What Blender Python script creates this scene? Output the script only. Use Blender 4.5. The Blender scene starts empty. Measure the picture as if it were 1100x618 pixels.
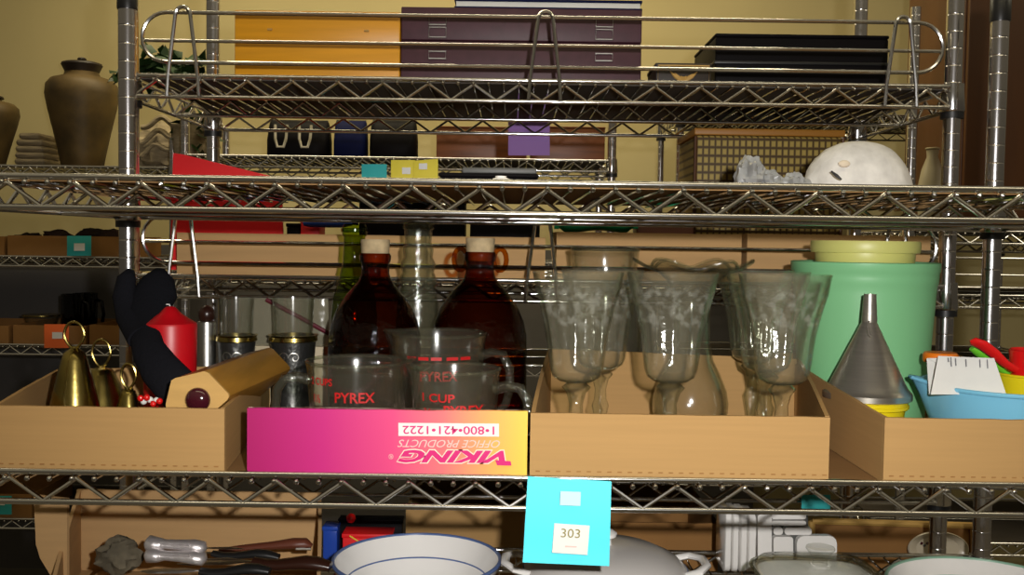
import bpy, math, random
from mathutils import Vector, Matrix, noise
random.seed(7)
SC = bpy.context.scene
COL = SC.collection
PI = math.pi
# ------------------------------------------------------------------ camera
H = 1.30                     # eye height
F = 1070.0                   # focal length in pixels of the 1100x618 frame
PITCH, ROLL = math.radians(2.62), math.radians(0.8)
FWD = Vector((0, math.cos(PITCH), -math.sin(PITCH)))
R0, U0 = Vector((1, 0, 0)), Vector((0, math.sin(PITCH), math.cos(PITCH)))
RGT = math.cos(ROLL) * R0 + math.sin(ROLL) * U0
UPV = -math.sin(ROLL) * R0 + math.cos(ROLL) * U0
CAM = Vector((0, 0, H))

def P(px, py, Y):
    d = FWD + RGT * ((px - 550) / F) + UPV * ((309 - py) / F)
    return CAM + d * (Y / d.y)

cd = bpy.data.cameras.new('camera')
cd.sensor_width = 36
cd.lens = F * 36 / 1100
cd.clip_start = 0.02
co = bpy.data.objects.new('camera', cd)
COL.objects.link(co)
m = Matrix((RGT, UPV, -FWD)).transposed().to_4x4()
m.translation = CAM
co.matrix_world = m
SC.camera = co

# ------------------------------------------------------------------ materials
MATS = {}
def nt(name):
    mt = bpy.data.materials.new(name)
    mt.use_nodes = True
    n = mt.node_tree
    n.nodes.clear()
    out = n.nodes.new('ShaderNodeOutputMaterial')
    return mt, n, out

def rgba(c):
    return (c[0], c[1], c[2], 1)

def pm(name, col, rough=.5, metal=0.0, spec=.5, var=None, bump=None, col2=None, stretch=(1, 1, 1), coat=0, trans=0):
    """principled material; var=(scale, amount) mottles the colour, bump=(scale, strength)"""
    mt, n, out = nt(name)
    b = n.nodes.new('ShaderNodeBsdfPrincipled')
    b.inputs['Base Color'].default_value = rgba(col)
    b.inputs['Roughness'].default_value = rough
    b.inputs['Metallic'].default_value = metal
    b.inputs['Specular IOR Level'].default_value = spec
    b.inputs['Coat Weight'].default_value = coat
    n.links.new(b.outputs[0], out.inputs[0])
    if var or bump:
        tc = n.nodes.new('ShaderNodeTexCoord')
        mp = n.nodes.new('ShaderNodeMapping')
        mp.inputs['Scale'].default_value = stretch
        n.links.new(tc.outputs['Object'], mp.inputs[0])
    if var:
        no = n.nodes.new('ShaderNodeTexNoise')
        no.inputs['Scale'].default_value = var[0]
        no.inputs['Detail'].default_value = 4
        n.links.new(mp.outputs[0], no.inputs['Vector'])
        cr = n.nodes.new('ShaderNodeValToRGB')
        c2 = col2 or tuple(x * (1 - var[1]) for x in col)
        cr.color_ramp.elements[0].position = .35
        cr.color_ramp.elements[1].position = .65
        cr.color_ramp.elements[0].color = rgba(c2)
        cr.color_ramp.elements[1].color = rgba(col)
        n.links.new(no.outputs['Fac'], cr.inputs[0])
        n.links.new(cr.outputs[0], b.inputs['Base Color'])
    if bump:
        nb = n.nodes.new('ShaderNodeTexNoise')
        nb.inputs['Scale'].default_value = bump[0]
        nb.inputs['Detail'].default_value = 3
        n.links.new(mp.outputs[0], nb.inputs['Vector'])
        bp = n.nodes.new('ShaderNodeBump')
        bp.inputs['Strength'].default_value = bump[1]
        bp.inputs['Distance'].default_value = .002
        n.links.new(nb.outputs['Fac'], bp.inputs['Height'])
        n.links.new(bp.outputs[0], b.inputs['Normal'])
    MATS[name] = mt
    return mt

def glass(name, tint, edge, ior=1.45, rough=.04, bump=None, etched=None, power=2.5, haze=0.0):
    """thin-walled glass: light passes straight through, tinted more at grazing angles, plus a fresnel reflection"""
    mt, n, out = nt(name)
    lw = n.nodes.new('ShaderNodeLayerWeight'); lw.inputs[0].default_value = .5
    pw = n.nodes.new('ShaderNodeMath'); pw.operation = 'POWER'; pw.inputs[1].default_value = power
    n.links.new(lw.outputs['Facing'], pw.inputs[0])
    mx = n.nodes.new('ShaderNodeMixRGB')
    mx.inputs[1].default_value = rgba(tint); mx.inputs[2].default_value = rgba(edge)
    n.links.new(pw.outputs[0], mx.inputs[0])
    tr = n.nodes.new('ShaderNodeBsdfTransparent'); n.links.new(mx.outputs[0], tr.inputs[0])
    gl = n.nodes.new('ShaderNodeBsdfGlossy'); gl.inputs['Roughness'].default_value = rough
    fr = n.nodes.new('ShaderNodeFresnel')
    gm = n.nodes.new('ShaderNodeNewGeometry')
    io = n.nodes.new('ShaderNodeMapRange'); io.inputs[3].default_value = ior; io.inputs[4].default_value = 1 / ior
    n.links.new(gm.outputs['Backfacing'], io.inputs[0]); n.links.new(io.outputs[0], fr.inputs[0])
    ms = n.nodes.new('ShaderNodeMixShader')
    n.links.new(fr.outputs[0], ms.inputs[0]); n.links.new(tr.outputs[0], ms.inputs[1]); n.links.new(gl.outputs[0], ms.inputs[2])
    last = ms
    tc = n.nodes.new('ShaderNodeTexCoord')
    if bump:
        nb = n.nodes.new('ShaderNodeTexNoise'); nb.inputs['Scale'].default_value = bump[0]; nb.inputs['Detail'].default_value = 2
        n.links.new(tc.outputs['Object'], nb.inputs['Vector'])
        bp = n.nodes.new('ShaderNodeBump'); bp.inputs['Strength'].default_value = bump[1]; bp.inputs['Distance'].default_value = .004
        n.links.new(nb.outputs['Fac'], bp.inputs['Height'])
        n.links.new(bp.outputs[0], gl.inputs['Normal'])
    if haze:
        df = n.nodes.new('ShaderNodeBsdfDiffuse'); df.inputs[0].default_value = rgba((.62, .58, .42))
        m2 = n.nodes.new('ShaderNodeMixShader'); m2.inputs[0].default_value = haze
        n.links.new(last.outputs[0], m2.inputs[1]); n.links.new(df.outputs[0], m2.inputs[2]); last = m2
    if etched:
        z0, z1, amt = etched
        sp = n.nodes.new('ShaderNodeSeparateXYZ'); n.links.new(tc.outputs['Object'], sp.inputs[0])
        a = n.nodes.new('ShaderNodeMapRange'); a.inputs[1].default_value = z0; a.inputs[2].default_value = z0 + .012
        b = n.nodes.new('ShaderNodeMapRange'); b.inputs[1].default_value = z1; b.inputs[2].default_value = z1 - .008
        n.links.new(sp.outputs[2], a.inputs[0]); n.links.new(sp.outputs[2], b.inputs[0])
        vo = n.nodes.new('ShaderNodeTexNoise'); vo.inputs['Scale'].default_value = 95; vo.inputs['Detail'].default_value = 2
        n.links.new(tc.outputs['Object'], vo.inputs['Vector'])
        cr = n.nodes.new('ShaderNodeValToRGB')
        cr.color_ramp.elements[0].position = .5; cr.color_ramp.elements[0].color = (0, 0, 0, 1)
        cr.color_ramp.elements[1].position = .62; cr.color_ramp.elements[1].color = (1, 1, 1, 1)
        n.links.new(vo.outputs['Fac'], cr.inputs[0])
        m1 = n.nodes.new('ShaderNodeMath'); m1.operation = 'MULTIPLY'
        n.links.new(a.outputs[0], m1.inputs[0]); n.links.new(b.outputs[0], m1.inputs[1])
        m2 = n.nodes.new('ShaderNodeMath'); m2.operation = 'MULTIPLY'
        n.links.new(m1.outputs[0], m2.inputs[0]); n.links.new(cr.outputs[0], m2.inputs[1])
        m3 = n.nodes.new('ShaderNodeMath'); m3.operation = 'MULTIPLY'; m3.inputs[1].default_value = amt
        n.links.new(m2.outputs[0], m3.inputs[0])
        df = n.nodes.new('ShaderNodeBsdfDiffuse'); df.inputs[0].default_value = (.75, .76, .68, 1)
        ms3 = n.nodes.new('ShaderNodeMixShader')
        n.links.new(m3.outputs[0], ms3.inputs[0]); n.links.new(last.outputs[0], ms3.inputs[1]); n.links.new(df.outputs[0], ms3.inputs[2])
        last = ms3
    n.links.new(last.outputs[0], out.inputs[0])
    MATS[name] = mt
    return mt

def gradient(name, stops, x0, x1, rough=.35, noise_amt=0):
    """print running along object X between x0 and x1"""
    mt, n, out = nt(name)
    b = n.nodes.new('ShaderNodeBsdfPrincipled'); b.inputs['Roughness'].default_value = rough
    tc = n.nodes.new('ShaderNodeTexCoord'); sp = n.nodes.new('ShaderNodeSeparateXYZ')
    n.links.new(tc.outputs['Object'], sp.inputs[0])
    mr = n.nodes.new('ShaderNodeMapRange'); mr.inputs[1].default_value = x0; mr.inputs[2].default_value = x1
    n.links.new(sp.outputs[0], mr.inputs[0])
    cr = n.nodes.new('ShaderNodeValToRGB')
    e = cr.color_ramp.elements
    e[0].position, e[0].color = stops[0][0], rgba(stops[0][1])
    e[1].position, e[1].color = stops[-1][0], rgba(stops[-1][1])
    for p, c in stops[1:-1]:
        k = e.new(p); k.color = rgba(c)
    n.links.new(mr.outputs[0], cr.inputs[0]); n.links.new(cr.outputs[0], b.inputs['Base Color'])
    n.links.new(b.outputs[0], out.inputs[0])
    MATS[name] = mt
    return mt

def weave(name, c1, c2, sx, sz):
    """basket weave: bands along X and Z"""
    mt, n, out = nt(name)
    b = n.nodes.new('ShaderNodeBsdfPrincipled'); b.inputs['Roughness'].default_value = .6
    tc = n.nodes.new('ShaderNodeTexCoord'); sp = n.nodes.new('ShaderNodeSeparateXYZ')
    n.links.new(tc.outputs['Object'], sp.inputs[0])
    ad = n.nodes.new('ShaderNodeMath'); ad.operation = 'ADD'
    n.links.new(sp.outputs[0], ad.inputs[0]); n.links.new(sp.outputs[1], ad.inputs[1])
    res = []
    for src, s in ((ad.outputs[0], sx), (sp.outputs[2], sz)):
        mu = n.nodes.new('ShaderNodeMath'); mu.operation = 'MULTIPLY'; mu.inputs[1].default_value = s
        n.links.new(src, mu.inputs[0])
        si = n.nodes.new('ShaderNodeMath'); si.operation = 'SINE'; n.links.new(mu.outputs[0], si.inputs[0])
        res.append(si)
    mi = n.nodes.new('ShaderNodeMath'); mi.operation = 'MINIMUM'
    n.links.new(res[0].outputs[0], mi.inputs[0]); n.links.new(res[1].outputs[0], mi.inputs[1])
    cr = n.nodes.new('ShaderNodeValToRGB')
    cr.color_ramp.elements[0].position = .04; cr.color_ramp.elements[0].color = rgba(c2)
    cr.color_ramp.elements[1].position = .5; cr.color_ramp.elements[1].color = rgba(c1)
    mr = n.nodes.new('ShaderNodeMapRange'); mr.inputs[1].default_value = -1; mr.inputs[2].default_value = 1
    n.links.new(mi.outputs[0], mr.inputs[0]); n.links.new(mr.outputs[0], cr.inputs[0])
    n.links.new(cr.outputs[0], b.inputs['Base Color']); n.links.new(b.outputs[0], out.inputs[0])
    MATS[name] = mt
    return mt

CHROME = pm('chrome', (.72, .71, .70), .15, 1.0)
DECKM = pm('deck_chrome', (.55, .54, .53), .07, 1.0)  # frame chrome again, base colour darkened for the dark reflections on deck wires
POSTM = pm('post_chrome', (.70, .68, .69), .20, 1.0)
LINER = pm('liner_board', (.30, .17, .07), .85, spec=.1, var=(8, .15))
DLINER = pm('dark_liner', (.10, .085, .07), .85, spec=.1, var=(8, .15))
BLACKP = pm('black_plastic', (.012, .012, .012), .4)
CARD = pm('cardboard', (.47, .28, .11), .85, spec=.15, var=(26, .05), stretch=(.3, .3, 9))
CARD2 = pm('cardboard_pale', (.52, .32, .145), .85, spec=.15, var=(20, .06), stretch=(.5, .5, 6))
CARDD = pm('cardboard_brown', (.36, .18, .06), .85, spec=.15, var=(9, .18))
WALL = pm('wall_paint', (.60, .50, .25), .8, spec=.2, var=(3, .06))
FLOORM = pm('floor_tile', (.25, .22, .18), .5, var=(2, .2))
WHITE = pm('white_glaze', (.90, .875, .84), .15, coat=.3)
PAPER = pm('white_paper', (.82, .81, .77), .7, var=(30, .05))
BLUERIM = pm('blue_rim', (.10, .16, .36), .25)
CYAN = pm('cyan_paper', (.10, .80, .95), .7)
TEAL = pm('teal_paper', (.03, .42, .42), .7)
ORANGEP = pm('orange_paper', (.9, .16, .03), .7)
YELLOWP = pm('yellow_paper', (.82, .68, .06), .7)
PURPLEP = pm('purple_paper', (.36, .19, .52), .7)
INK = pm('olive_ink', (.26, .23, .06), .6)
MAGENTA = pm('magenta_ink', (.66, .01, .17), .4)
REDINK = pm('red_ink', (.50, .012, .012), .4)
BRASS = pm('brass', (.46, .35, .10), .24, 1.0, var=(20, .35), bump=(60, .15))
CANDLE = pm('red_wax', (.68, .005, .012), .38, var=(12, .12))
VELVET = pm('black_cloth', (.010, .010, .013), .95, spec=.1, bump=(220, .6))
WOODL = pm('pale_wood', (.66, .40, .13), .45, var=(16, .15), stretch=(1, 1, 4))
WOODG = pm('golden_wood', (.42, .20, .03), .4, var=(12, .25), stretch=(6, .8, 6))
WOODB = pm('brown_wood', (.125, .045, .011), .45, var=(9, .3), stretch=(1, 1, .25))
WOODR = pm('red_brown_wood', (.30, .09, .02), .4, var=(10, .35), stretch=(.6, 1, 5))
DARKR = pm('dark_burgundy', (.05, .006, .012), .12, coat=.5)
STEEL = pm('brushed_steel', (.55, .54, .50), .32, 1.0)
PEWTER = pm('pewter', (.10, .10, .095), .38, .85, bump=(120, .5))
ALU = pm('spun_aluminium', (.62, .58, .50), .30, .88, var=(60, .12), stretch=(.2, .2, 5))
MINT = pm('mint_plastic', (.25, .61, .29), .42, var=(5, .06))
LEMON = pm('lemon_plastic', (.68, .66, .20), .4)
YELL = pm('yellow_plastic', (.86, .68, .01), .35)
SKYB = pm('light_blue_plastic', (.20, .54, .76), .35)
REDP = pm('red_plastic', (.74, .01, .01), .25, coat=.2)
LIME = pm('lime_plastic', (.16, .62, .03), .35)
CORK = pm('cork', (.62, .47, .26), .8, var=(60, .35))
MAROON = pm('maroon_leatherette', (.075, .022, .035), .5, var=(50, .2))
ORANGEW = pm('orange_wood', (.86, .38, .014), .4, var=(10, .18), stretch=(.5, 1, 7))
NAVY = pm('navy_cloth', (.006, .009, .05), .6, spec=.06)
BLACKL = pm('black_leather', (.007, .006, .007), .5, spec=.06, bump=(80, .2))
CERAM = pm('stoneware_brown', (.125, .078, .022), .55, var=(11, .55), bump=(30, .3))
CERAMD = pm('stoneware_dark', (.020, .012, .008), .5)
LEAF = pm('leaf_green', (.018, .055, .010), .5, var=(20, .4))
CREAM = pm('cream_knit', (.40, .32, .20), .85, var=(25, .35), stretch=(1, 1, 5), bump=(40, .6))
FLEECE = pm('white_fleece', (.74, .72, .68), .9, var=(45, .22), bump=(70, .8))
CRUMP = pm('crumpled_film', (.46, .47, .47), .35, var=(30, .45), bump=(40, .5))
GREY = pm('grey_plastic', (.09, .09, .085), .5)
BLUEB = pm('blue_plastic', (.02, .07, .42), .25)
EMER = pm('emerald_plastic', (.01, .36, .17), .25)
REDB = pm('red_board', (.80, .008, .012), .5)
GOLDT = pm('gold_trim', (.55, .33, .09), .4)
SILVER = pm('ornate_silver', (.85, .80, .80), .38, .75, bump=(130, .5))
DKWOOD = pm('dark_handle_wood', (.03, .010, .006), .3)
REDBR = pm('red_brown_leather', (.13, .035, .018), .45)
GREYCL = pm('grey_cloth', (.17, .14, .09), .9, var=(40, .5), bump=(60, .8))
WICK = weave('wicker', (.46, .33, .08), (.075, .040, .010), 590, 430)
CLEAR = glass('clear_glass', (.99, .992, .985), (.66, .70, .60), rough=.12, bump=(30, .08), haze=.016, power=2.2, ior=1.6)
LIDG = glass('lid_glass', (.985, .985, .975), (.82, .84, .78), rough=.07, bump=(30, .1), power=2.5, ior=1.6)
GOBG = glass('goblet_glass', (.99, .992, .98), (.66, .70, .58), rough=.13, bump=(90, .3), etched=(.140, .192, .07), power=2.4, haze=.034, ior=1.65)
THICKG = glass('thick_glass', (.93, .95, .91), (.50, .54, .44), rough=.08, bump=(120, .6), power=1.8, haze=.022, ior=1.65)
AMBER = glass('amber_glass', (.52, .165, .030), (.035, .007, .003), rough=.05, bump=(85, .6), power=1.1)
AMBERY = glass('honey_glass', (.72, .40, .05), (.28, .11, .01), rough=.06)
OLIVEG = glass('olive_glass', (.55, .68, .12), (.12, .20, .02), rough=.06, bump=(40, .4))
FILM = glass('plastic_film', (.80, .79, .74), (.45, .43, .38), rough=.18, bump=(25, .9), haze=.22)
SMOKE = glass('dark_glass', (.10, .10, .11), (.02, .02, .02), rough=.05)
VIKG = None

# ------------------------------------------------------------------ mesh builder
ROOTM = {}

def tag(o, label=None, cat=None, group=None, kind=None):
    if label: o['label'] = label
    if cat: o['category'] = cat
    if group: o['group'] = group
    if kind: o['kind'] = kind
    return o

def thing(name, label, cat, loc=(0, 0, 0), rz=0.0, group=None):
    o = bpy.data.objects.new(name, None)
    o.empty_display_size = .02
    COL.objects.link(o)
    o.location = loc
    o.rotation_euler = (0, 0, rz)
    ROOTM[o.name] = Matrix.Translation(Vector(loc)) @ Matrix.Rotation(rz, 4, 'Z')
    return tag(o, label, cat, group)

def link(name, me, parent=None, loc=(0, 0, 0), rz=0.0, label=None):
    o = bpy.data.objects.new(name, me)
    COL.objects.link(o)
    o.location = loc
    o.rotation_euler = (0, 0, rz)
    base = Matrix.Translation(Vector(loc)) @ Matrix.Rotation(rz, 4, 'Z')
    if parent:
        o.parent = parent
        base = ROOTM[parent.name] @ base
    ROOTM[o.name] = base
    if label: o['label'] = label
    return o

def copy_tree(o, parent=None):
    c = o.copy()
    COL.objects.link(c)
    if parent is not None:
        c.parent = parent
    for ch in list(o.children):
        copy_tree(ch, c)
    return c

class MB:
    def __init__(s):
        s.v, s.f = [], []
    def add(s, vs, fs):
        o = len(s.v)
        s.v += [Vector(v) for v in vs]
        s.f += [tuple(i + o for i in f) for f in fs]
        return s
    def box(s, x0, x1, y0, y1, z0, z1, bev=0.0):
        if bev <= 0:
            return s.add([(x, y, z) for z in (z0, z1) for y in (y0, y1) for x in (x0, x1)],
                         [(0, 2, 3, 1), (4, 5, 7, 6), (0, 1, 5, 4), (2, 6, 7, 3), (0, 4, 6, 2), (1, 3, 7, 5)])
        b = min(bev, (x1 - x0) / 2.01, (y1 - y0) / 2.01, (z1 - z0) / 2.01)
        # rounded outline in XY stacked with chamfered top and bottom
        rings = []
        for z, ins in ((z0, b * .7), (z0 + b * .3, b * .25), (z0 + b, 0), (z1 - b, 0), (z1 - b * .3, b * .25), (z1, b * .7)):
            ring = []
            for cx, cy, a0 in ((x1 - b, y1 - b, 0), (x0 + b, y1 - b, 90), (x0 + b, y0 + b, 180), (x1 - b, y0 + b, 270)):
                for k in range(4):
                    a = math.radians(a0 + 30 * k)
                    r = max(b - ins, .0001)
                    ring.append((cx + r * math.cos(a), cy + r * math.sin(a), z))
            rings.append(ring)
        return s.rings(rings, True, True)
    def rings(s, rings, cap0=True, cap1=True, closed=True):
        n = len(rings[0])
        vs = [p for r in rings for p in r]
        fs = []
        for i in range(len(rings) - 1):
            for j in range(n if closed else n - 1):
                k = (j + 1) % n
                fs.append((i * n + j, i * n + k, (i + 1) * n + k, (i + 1) * n + j))
        if cap0: fs.append(tuple(reversed(range(n))))
        if cap1: fs.append(tuple((len(rings) - 1) * n + j for j in range(n)))
        return s.add(vs, fs)
    def lathe(s, prof, c=(0, 0, 0), seg=32, fn=None, cap0=True, cap1=True):
        rings = []
        for r, z in prof:
            ring = []
            for k in range(seg):
                a = 2 * PI * k / seg
                rr, zz = fn(a, r, z) if fn else (r, z)
                ring.append((c[0] + max(rr, .00005) * math.cos(a), c[1] + max(rr, .00005) * math.sin(a), c[2] + zz))
            rings.append(ring)
        return s.rings(rings, cap0, cap1)
    def tube(s, pts, r, seg=8, closed=False, flat=1.0, up=None, caps=True):
        pts = [Vector(p) for p in pts]
        n = len(pts)
        rad = r if isinstance(r, (list, tuple)) else [r] * n
        rings = []
        ref = None
        for i in range(n):
            if closed:
                t = pts[(i + 1) % n] - pts[i - 1]
            else:
                t = pts[min(i + 1, n - 1)] - pts[max(i - 1, 0)]
            t.normalize()
            if up is not None:
                ref0 = Vector(up)
                x = ref0 - t * ref0.dot(t)
            elif ref is None:
                q = Vector((0, 0, 1)) if abs(t.z) < .9 else Vector((0, 1, 0))
                x = q - t * q.dot(t)
            else:
                x = ref - t * ref.dot(t)
            x.normalize()
            ref = x
            y = t.cross(x)
            rings.append([tuple(pts[i] + x * (rad[i] * flat * math.cos(2 * PI * k / seg)) + y * (rad[i] * math.sin(2 * PI * k / seg))) for k in range(seg)])
        if closed:
            rings.append(rings[0])
            return s.rings(rings, False, False)
        return s.rings(rings, caps, caps)
    def prism(s, poly, d):
        """poly: 3-D points of a face, d: extrusion vector"""
        poly = [Vector(p) for p in poly]
        d = Vector(d)
        return s.rings([[tuple(p) for p in poly], [tuple(p + d) for p in poly]])
    def ball(s, c, r, seg=16, rings=10, sc=(1, 1, 1), fn=None):
        rr = []
        for i in range(rings + 1):
            t = PI * i / rings
            ring = []
            for k in range(seg):
                a = 2 * PI * k / seg
                d = Vector((math.sin(t) * math.cos(a), math.sin(t) * math.sin(a), -math.cos(t)))
                q = fn(d) if fn else 1.0
                e = max(math.sin(t), 0.002) / max(math.sin(t), 1e-9) if math.sin(t) < .002 else 1
                ring.append((c[0] + r * sc[0] * q * (d.x if e == 1 else .002 * math.cos(a)), c[1] + r * sc[1] * q * (d.y if e == 1 else .002 * math.sin(a)), c[2] + r * sc[2] * q * d.z))
            rr.append(ring)
        return s.rings(rr)
    def mesh(s, name, mat, smooth=True, angle=40):
        me = bpy.data.meshes.new(name)
        me.from_pydata([tuple(v) for v in s.v], [], s.f)
        me.materials.append(mat)
        me.update()
        if smooth:
            me.shade_smooth()
            me.set_sharp_from_angle(angle=math.radians(angle))
        return me
    def build(s, name, mat, parent=None, world=False, smooth=True, angle=40, label=None):
        """local coordinates of parent, unless world=True"""
        if world and parent is not None:
            inv = ROOTM[parent.name].inverted()
            s.v = [inv @ v for v in s.v]
        return link(name, s.mesh(name, mat, smooth, angle), parent, label=label)

def solo(name, mb, mat, label, cat, group=None, base=None, kind=None, angle=40):
    """a thing that is a single mesh, origin at its base"""
    if base is None:
        lo = min(v.z for v in mb.v)
        base = Vector((sum(v.x for v in mb.v) / len(mb.v), sum(v.y for v in mb.v) / len(mb.v), lo))
    base = Vector(base)
    mb.v = [v - base for v in mb.v]
    o = link(name, mb.mesh(name, mat, angle=angle), None, loc=base)
    return tag(o, label, cat, group, kind)

def text_mesh(body, shear=0.0, bold=0.0):
    cu = bpy.data.curves.new('lettering', 'FONT')
    cu.body = body
    cu.shear = shear
    cu.offset = bold
    cu.resolution_u = 3
    ob = bpy.data.objects.new('lettering', cu)
    COL.objects.link(ob)
    bpy.context.view_layer.update()
    me = bpy.data.meshes.new_from_object(ob.evaluated_get(bpy.context.evaluated_depsgraph_get()))
    bpy.data.objects.remove(ob)
    bpy.data.curves.remove(cu)
    xs = [v.co.x for v in me.vertices]; ys = [v.co.y for v in me.vertices]
    x0, x1, y0, y1 = min(xs), max(xs), min(ys), max(ys)
    for v in me.vertices:
        v.co = ((v.co.x - x0) / (x1 - x0), (v.co.y - y0) / (y1 - y0), 0)
    return me

def lettering(name, body, fn, mat, parent, shear=0.0, bold=0.0):
    """fn maps (u, v) in 0..1 to a world point"""
    me = text_mesh(body, shear, bold)
    inv = ROOTM[parent.name].inverted()
    for v in me.vertices:
        v.co = inv @ Vector(fn(v.co.x, v.co.y))
    me.materials.clear()
    me.materials.append(mat)
    return link(name, me, parent)

def thick_lathe(outer, t, seg=36, fn=None, c=(0, 0, 0), closed_bottom=True):
    """open vessel of wall thickness t from an outer profile listed bottom to top"""
    inner = [(max(r - t, .0005), z) for r, z in outer]
    inner = [(r, max(z, outer[0][1] + t)) for r, z in inner]
    prof = [(.0004, outer[0][1])] + list(outer) + list(reversed(inner)) + [(.0004, outer[0][1] + t)]
    return MB().lathe(prof, c, seg, fn, False, False)

# ------------------------------------------------------------------ setting
def structure(name, mb, mat):
    o = link(name, mb.mesh(name, mat, smooth=False))
    o['kind'] = 'structure'
    return o
structure('floor', MB().box(-4, 4, -2.5, 4.0, -.05, 0), FLOORM)
structure('wall_back', MB().box(-4, 4, 3.86, 4.0, 0, 2.9), WALL)
structure('added_wall_panel_1', MB().box(-4, .95, 3.835, 3.86, 0, 1.27), pm('dark_grey_panel', (.13, .12, .115), .7))  # panel added to darken the lower back wall between the distant shelves

# ------------------------------------------------------------------ wire shelving
WP, DEP = 1.245, .457          # between post centres, front to back
PY = .020                      # post centre behind the front wire
TR = .031                      # truss height
def zig(mb, a, b, n, r):
    a, b = Vector(a), Vector(b)
    pts = []
    for k in range(2 * n + 1):
        p = a.lerp(b, k / (2 * n))
        pts.append((p.x, p.y, -TR + .001 if k % 2 == 0 else -.0065))
    mb.tube(pts, r, 8)
def truss(a, b, n):
    mb = MB()
    a, b = Vector(a), Vector(b)
    mb.tube([a, b], .0034, 12)
    mb.tube([a - Vector((0, 0, TR)), b - Vector((0, 0, TR))], .0034, 12)
    zig(mb, a, b, n, .0027)
    return mb.mesh('truss', CHROME)
hx = WP / 2 - .012
hy = DEP - 2 * PY
FT = truss((-hx, .004, 0), (hx, .004, 0), 18)
RT = truss((-hx, DEP - .004, 0), (hx, DEP - .004, 0), 18)
MT = truss((-hx - .012, DEP / 2, 0), (hx + .012, DEP / 2, 0), 20)
LT = truss((-hx - .016, PY + .012, 0), (-hx - .016, DEP - PY - .012, 0), 6)
GT = truss((hx + .016, PY + .012, 0), (hx + .016, DEP - PY - .012, 0), 6)
mb = MB()
NW = 54
for k in range(NW):
    x = -hx + .008 + (2 * hx - .016) * k / (NW - 1)
    mb.tube([(x, -.001, -.0062), (x, DEP + .001, -.0062)], .0014, 5)
    mb.ball((x, -.001, -.0062), .0029, 8, 6)
DECK = mb.mesh('deck', DECKM)
mb = MB()
mb.lathe([(.0132, -.036), (.0175, -.036), (.0185, -.033), (.0165, -.004), (.0165, .006), (.0132, .006)], seg=20)
COLLAR = mb.mesh('collar', CHROME)
SLEEVE = MB().lathe([(.0130, -.046), (.0170, -.046), (.0172, -.0365), (.0130, -.0365)], seg=20).mesh('sleeve', BLACKP)
LINERM = MB().box(-hx + .006, hx - .006, .010, DEP - .010, -.0046, -.0026).mesh('liner', LINER, smooth=False)
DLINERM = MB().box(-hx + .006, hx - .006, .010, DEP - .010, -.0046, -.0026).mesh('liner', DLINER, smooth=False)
def post_mesh(h):
    prof = [(.0127, 0)]
    z = .0254
    while z < h - .01:
        prof += [(.0127, z - .0014), (.0127, z - .0007), (.0124, z - .0003), (.0124, z + .0003), (.0127, z + .0007), (.0127, z + .0014)]
        z += .0254
    prof += [(.0127, h)]
    return MB().lathe(prof, seg=20).mesh('post', POSTM, angle=60)
CAPM = MB().lathe([(.0138, -.002), (.0142, .0), (.0142, .030), (.012, .033), (.0, .033)], seg=20).mesh('cap', BLACKP)
RAILZ = (.020, .052, .094)
def rail_meshes():
    x = hx - .012
    pts = []
    zt, zb = RAILZ[2], RAILZ[0]
    zc, rr = (zt + zb) / 2, (zt - zb) / 2
    for k in range(13):
        a = PI / 2 - PI * k / 12
        pts.append((x - rr + rr * math.cos(a), .004, zc + rr * math.sin(a)))
    for k in range(13):
        a = -PI / 2 - PI * k / 12
        pts.append((-x + rr + rr * math.cos(a), .004, zc + rr * math.sin(a)))
    a = MB().tube(pts, .0030, 8, closed=True)
    a.tube([(-x + .004, .004, RAILZ[1]), (x - .004, .004, RAILZ[1])], .0026, 8)
    return a.mesh('ledge_rail', CHROME)
RAIL = rail_meshes()
mb = MB()
pts = [(-.024, -.003, -TR), (-.022, -.003, 0)]
for k in range(9):
    a = PI - PI * k / 8
    pts.append((.011 * math.cos(a), -.003, RAILZ[2] - .004 + .011 * math.sin(a)))
pts += [(.022, -.003, 0), (.024, -.003, -TR)]
HOOK = mb.tube(pts, .0030, 8).mesh('hook', CHROME)

def unit(label, cx, y0, zs, height, rails=(), caps=False, group=None, liners=None):
    u = thing('shelving_unit', label, 'shelf', (cx, y0, 0))
    pmesh = post_mesh(height)
    for sx in (-1, 1):
        for yy in (PY, DEP - PY):
            p = link('post', pmesh, u, (sx * WP / 2, yy, 0))
            if caps: link('cap', CAPM, p, (0, 0, height))
    for i, z in enumerate(zs):
        s = link('shelf', DECK, u, (0, 0, z))
        for t in (FT, RT, MT, LT, GT):
            link('truss', t, s)
        if liners and liners[i]:
            link('liner', {'b': LINERM, 'd': DLINERM}[liners[i]], s)
        for sx in (-1, 1):
            for yy in (PY, DEP - PY):
                link('collar', COLLAR, s, (sx * WP / 2, yy, 0))
                link('sleeve', SLEEVE, s, (sx * WP / 2, yy, 0))
        if i in rails:
            r = link('ledge_rail', RAIL, u, (0, 0, z))
            for hxp in (-hx + .075, .004, hx - .075):
                link('hook', HOOK, r, (hxp, 0, 0))
    return u

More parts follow.
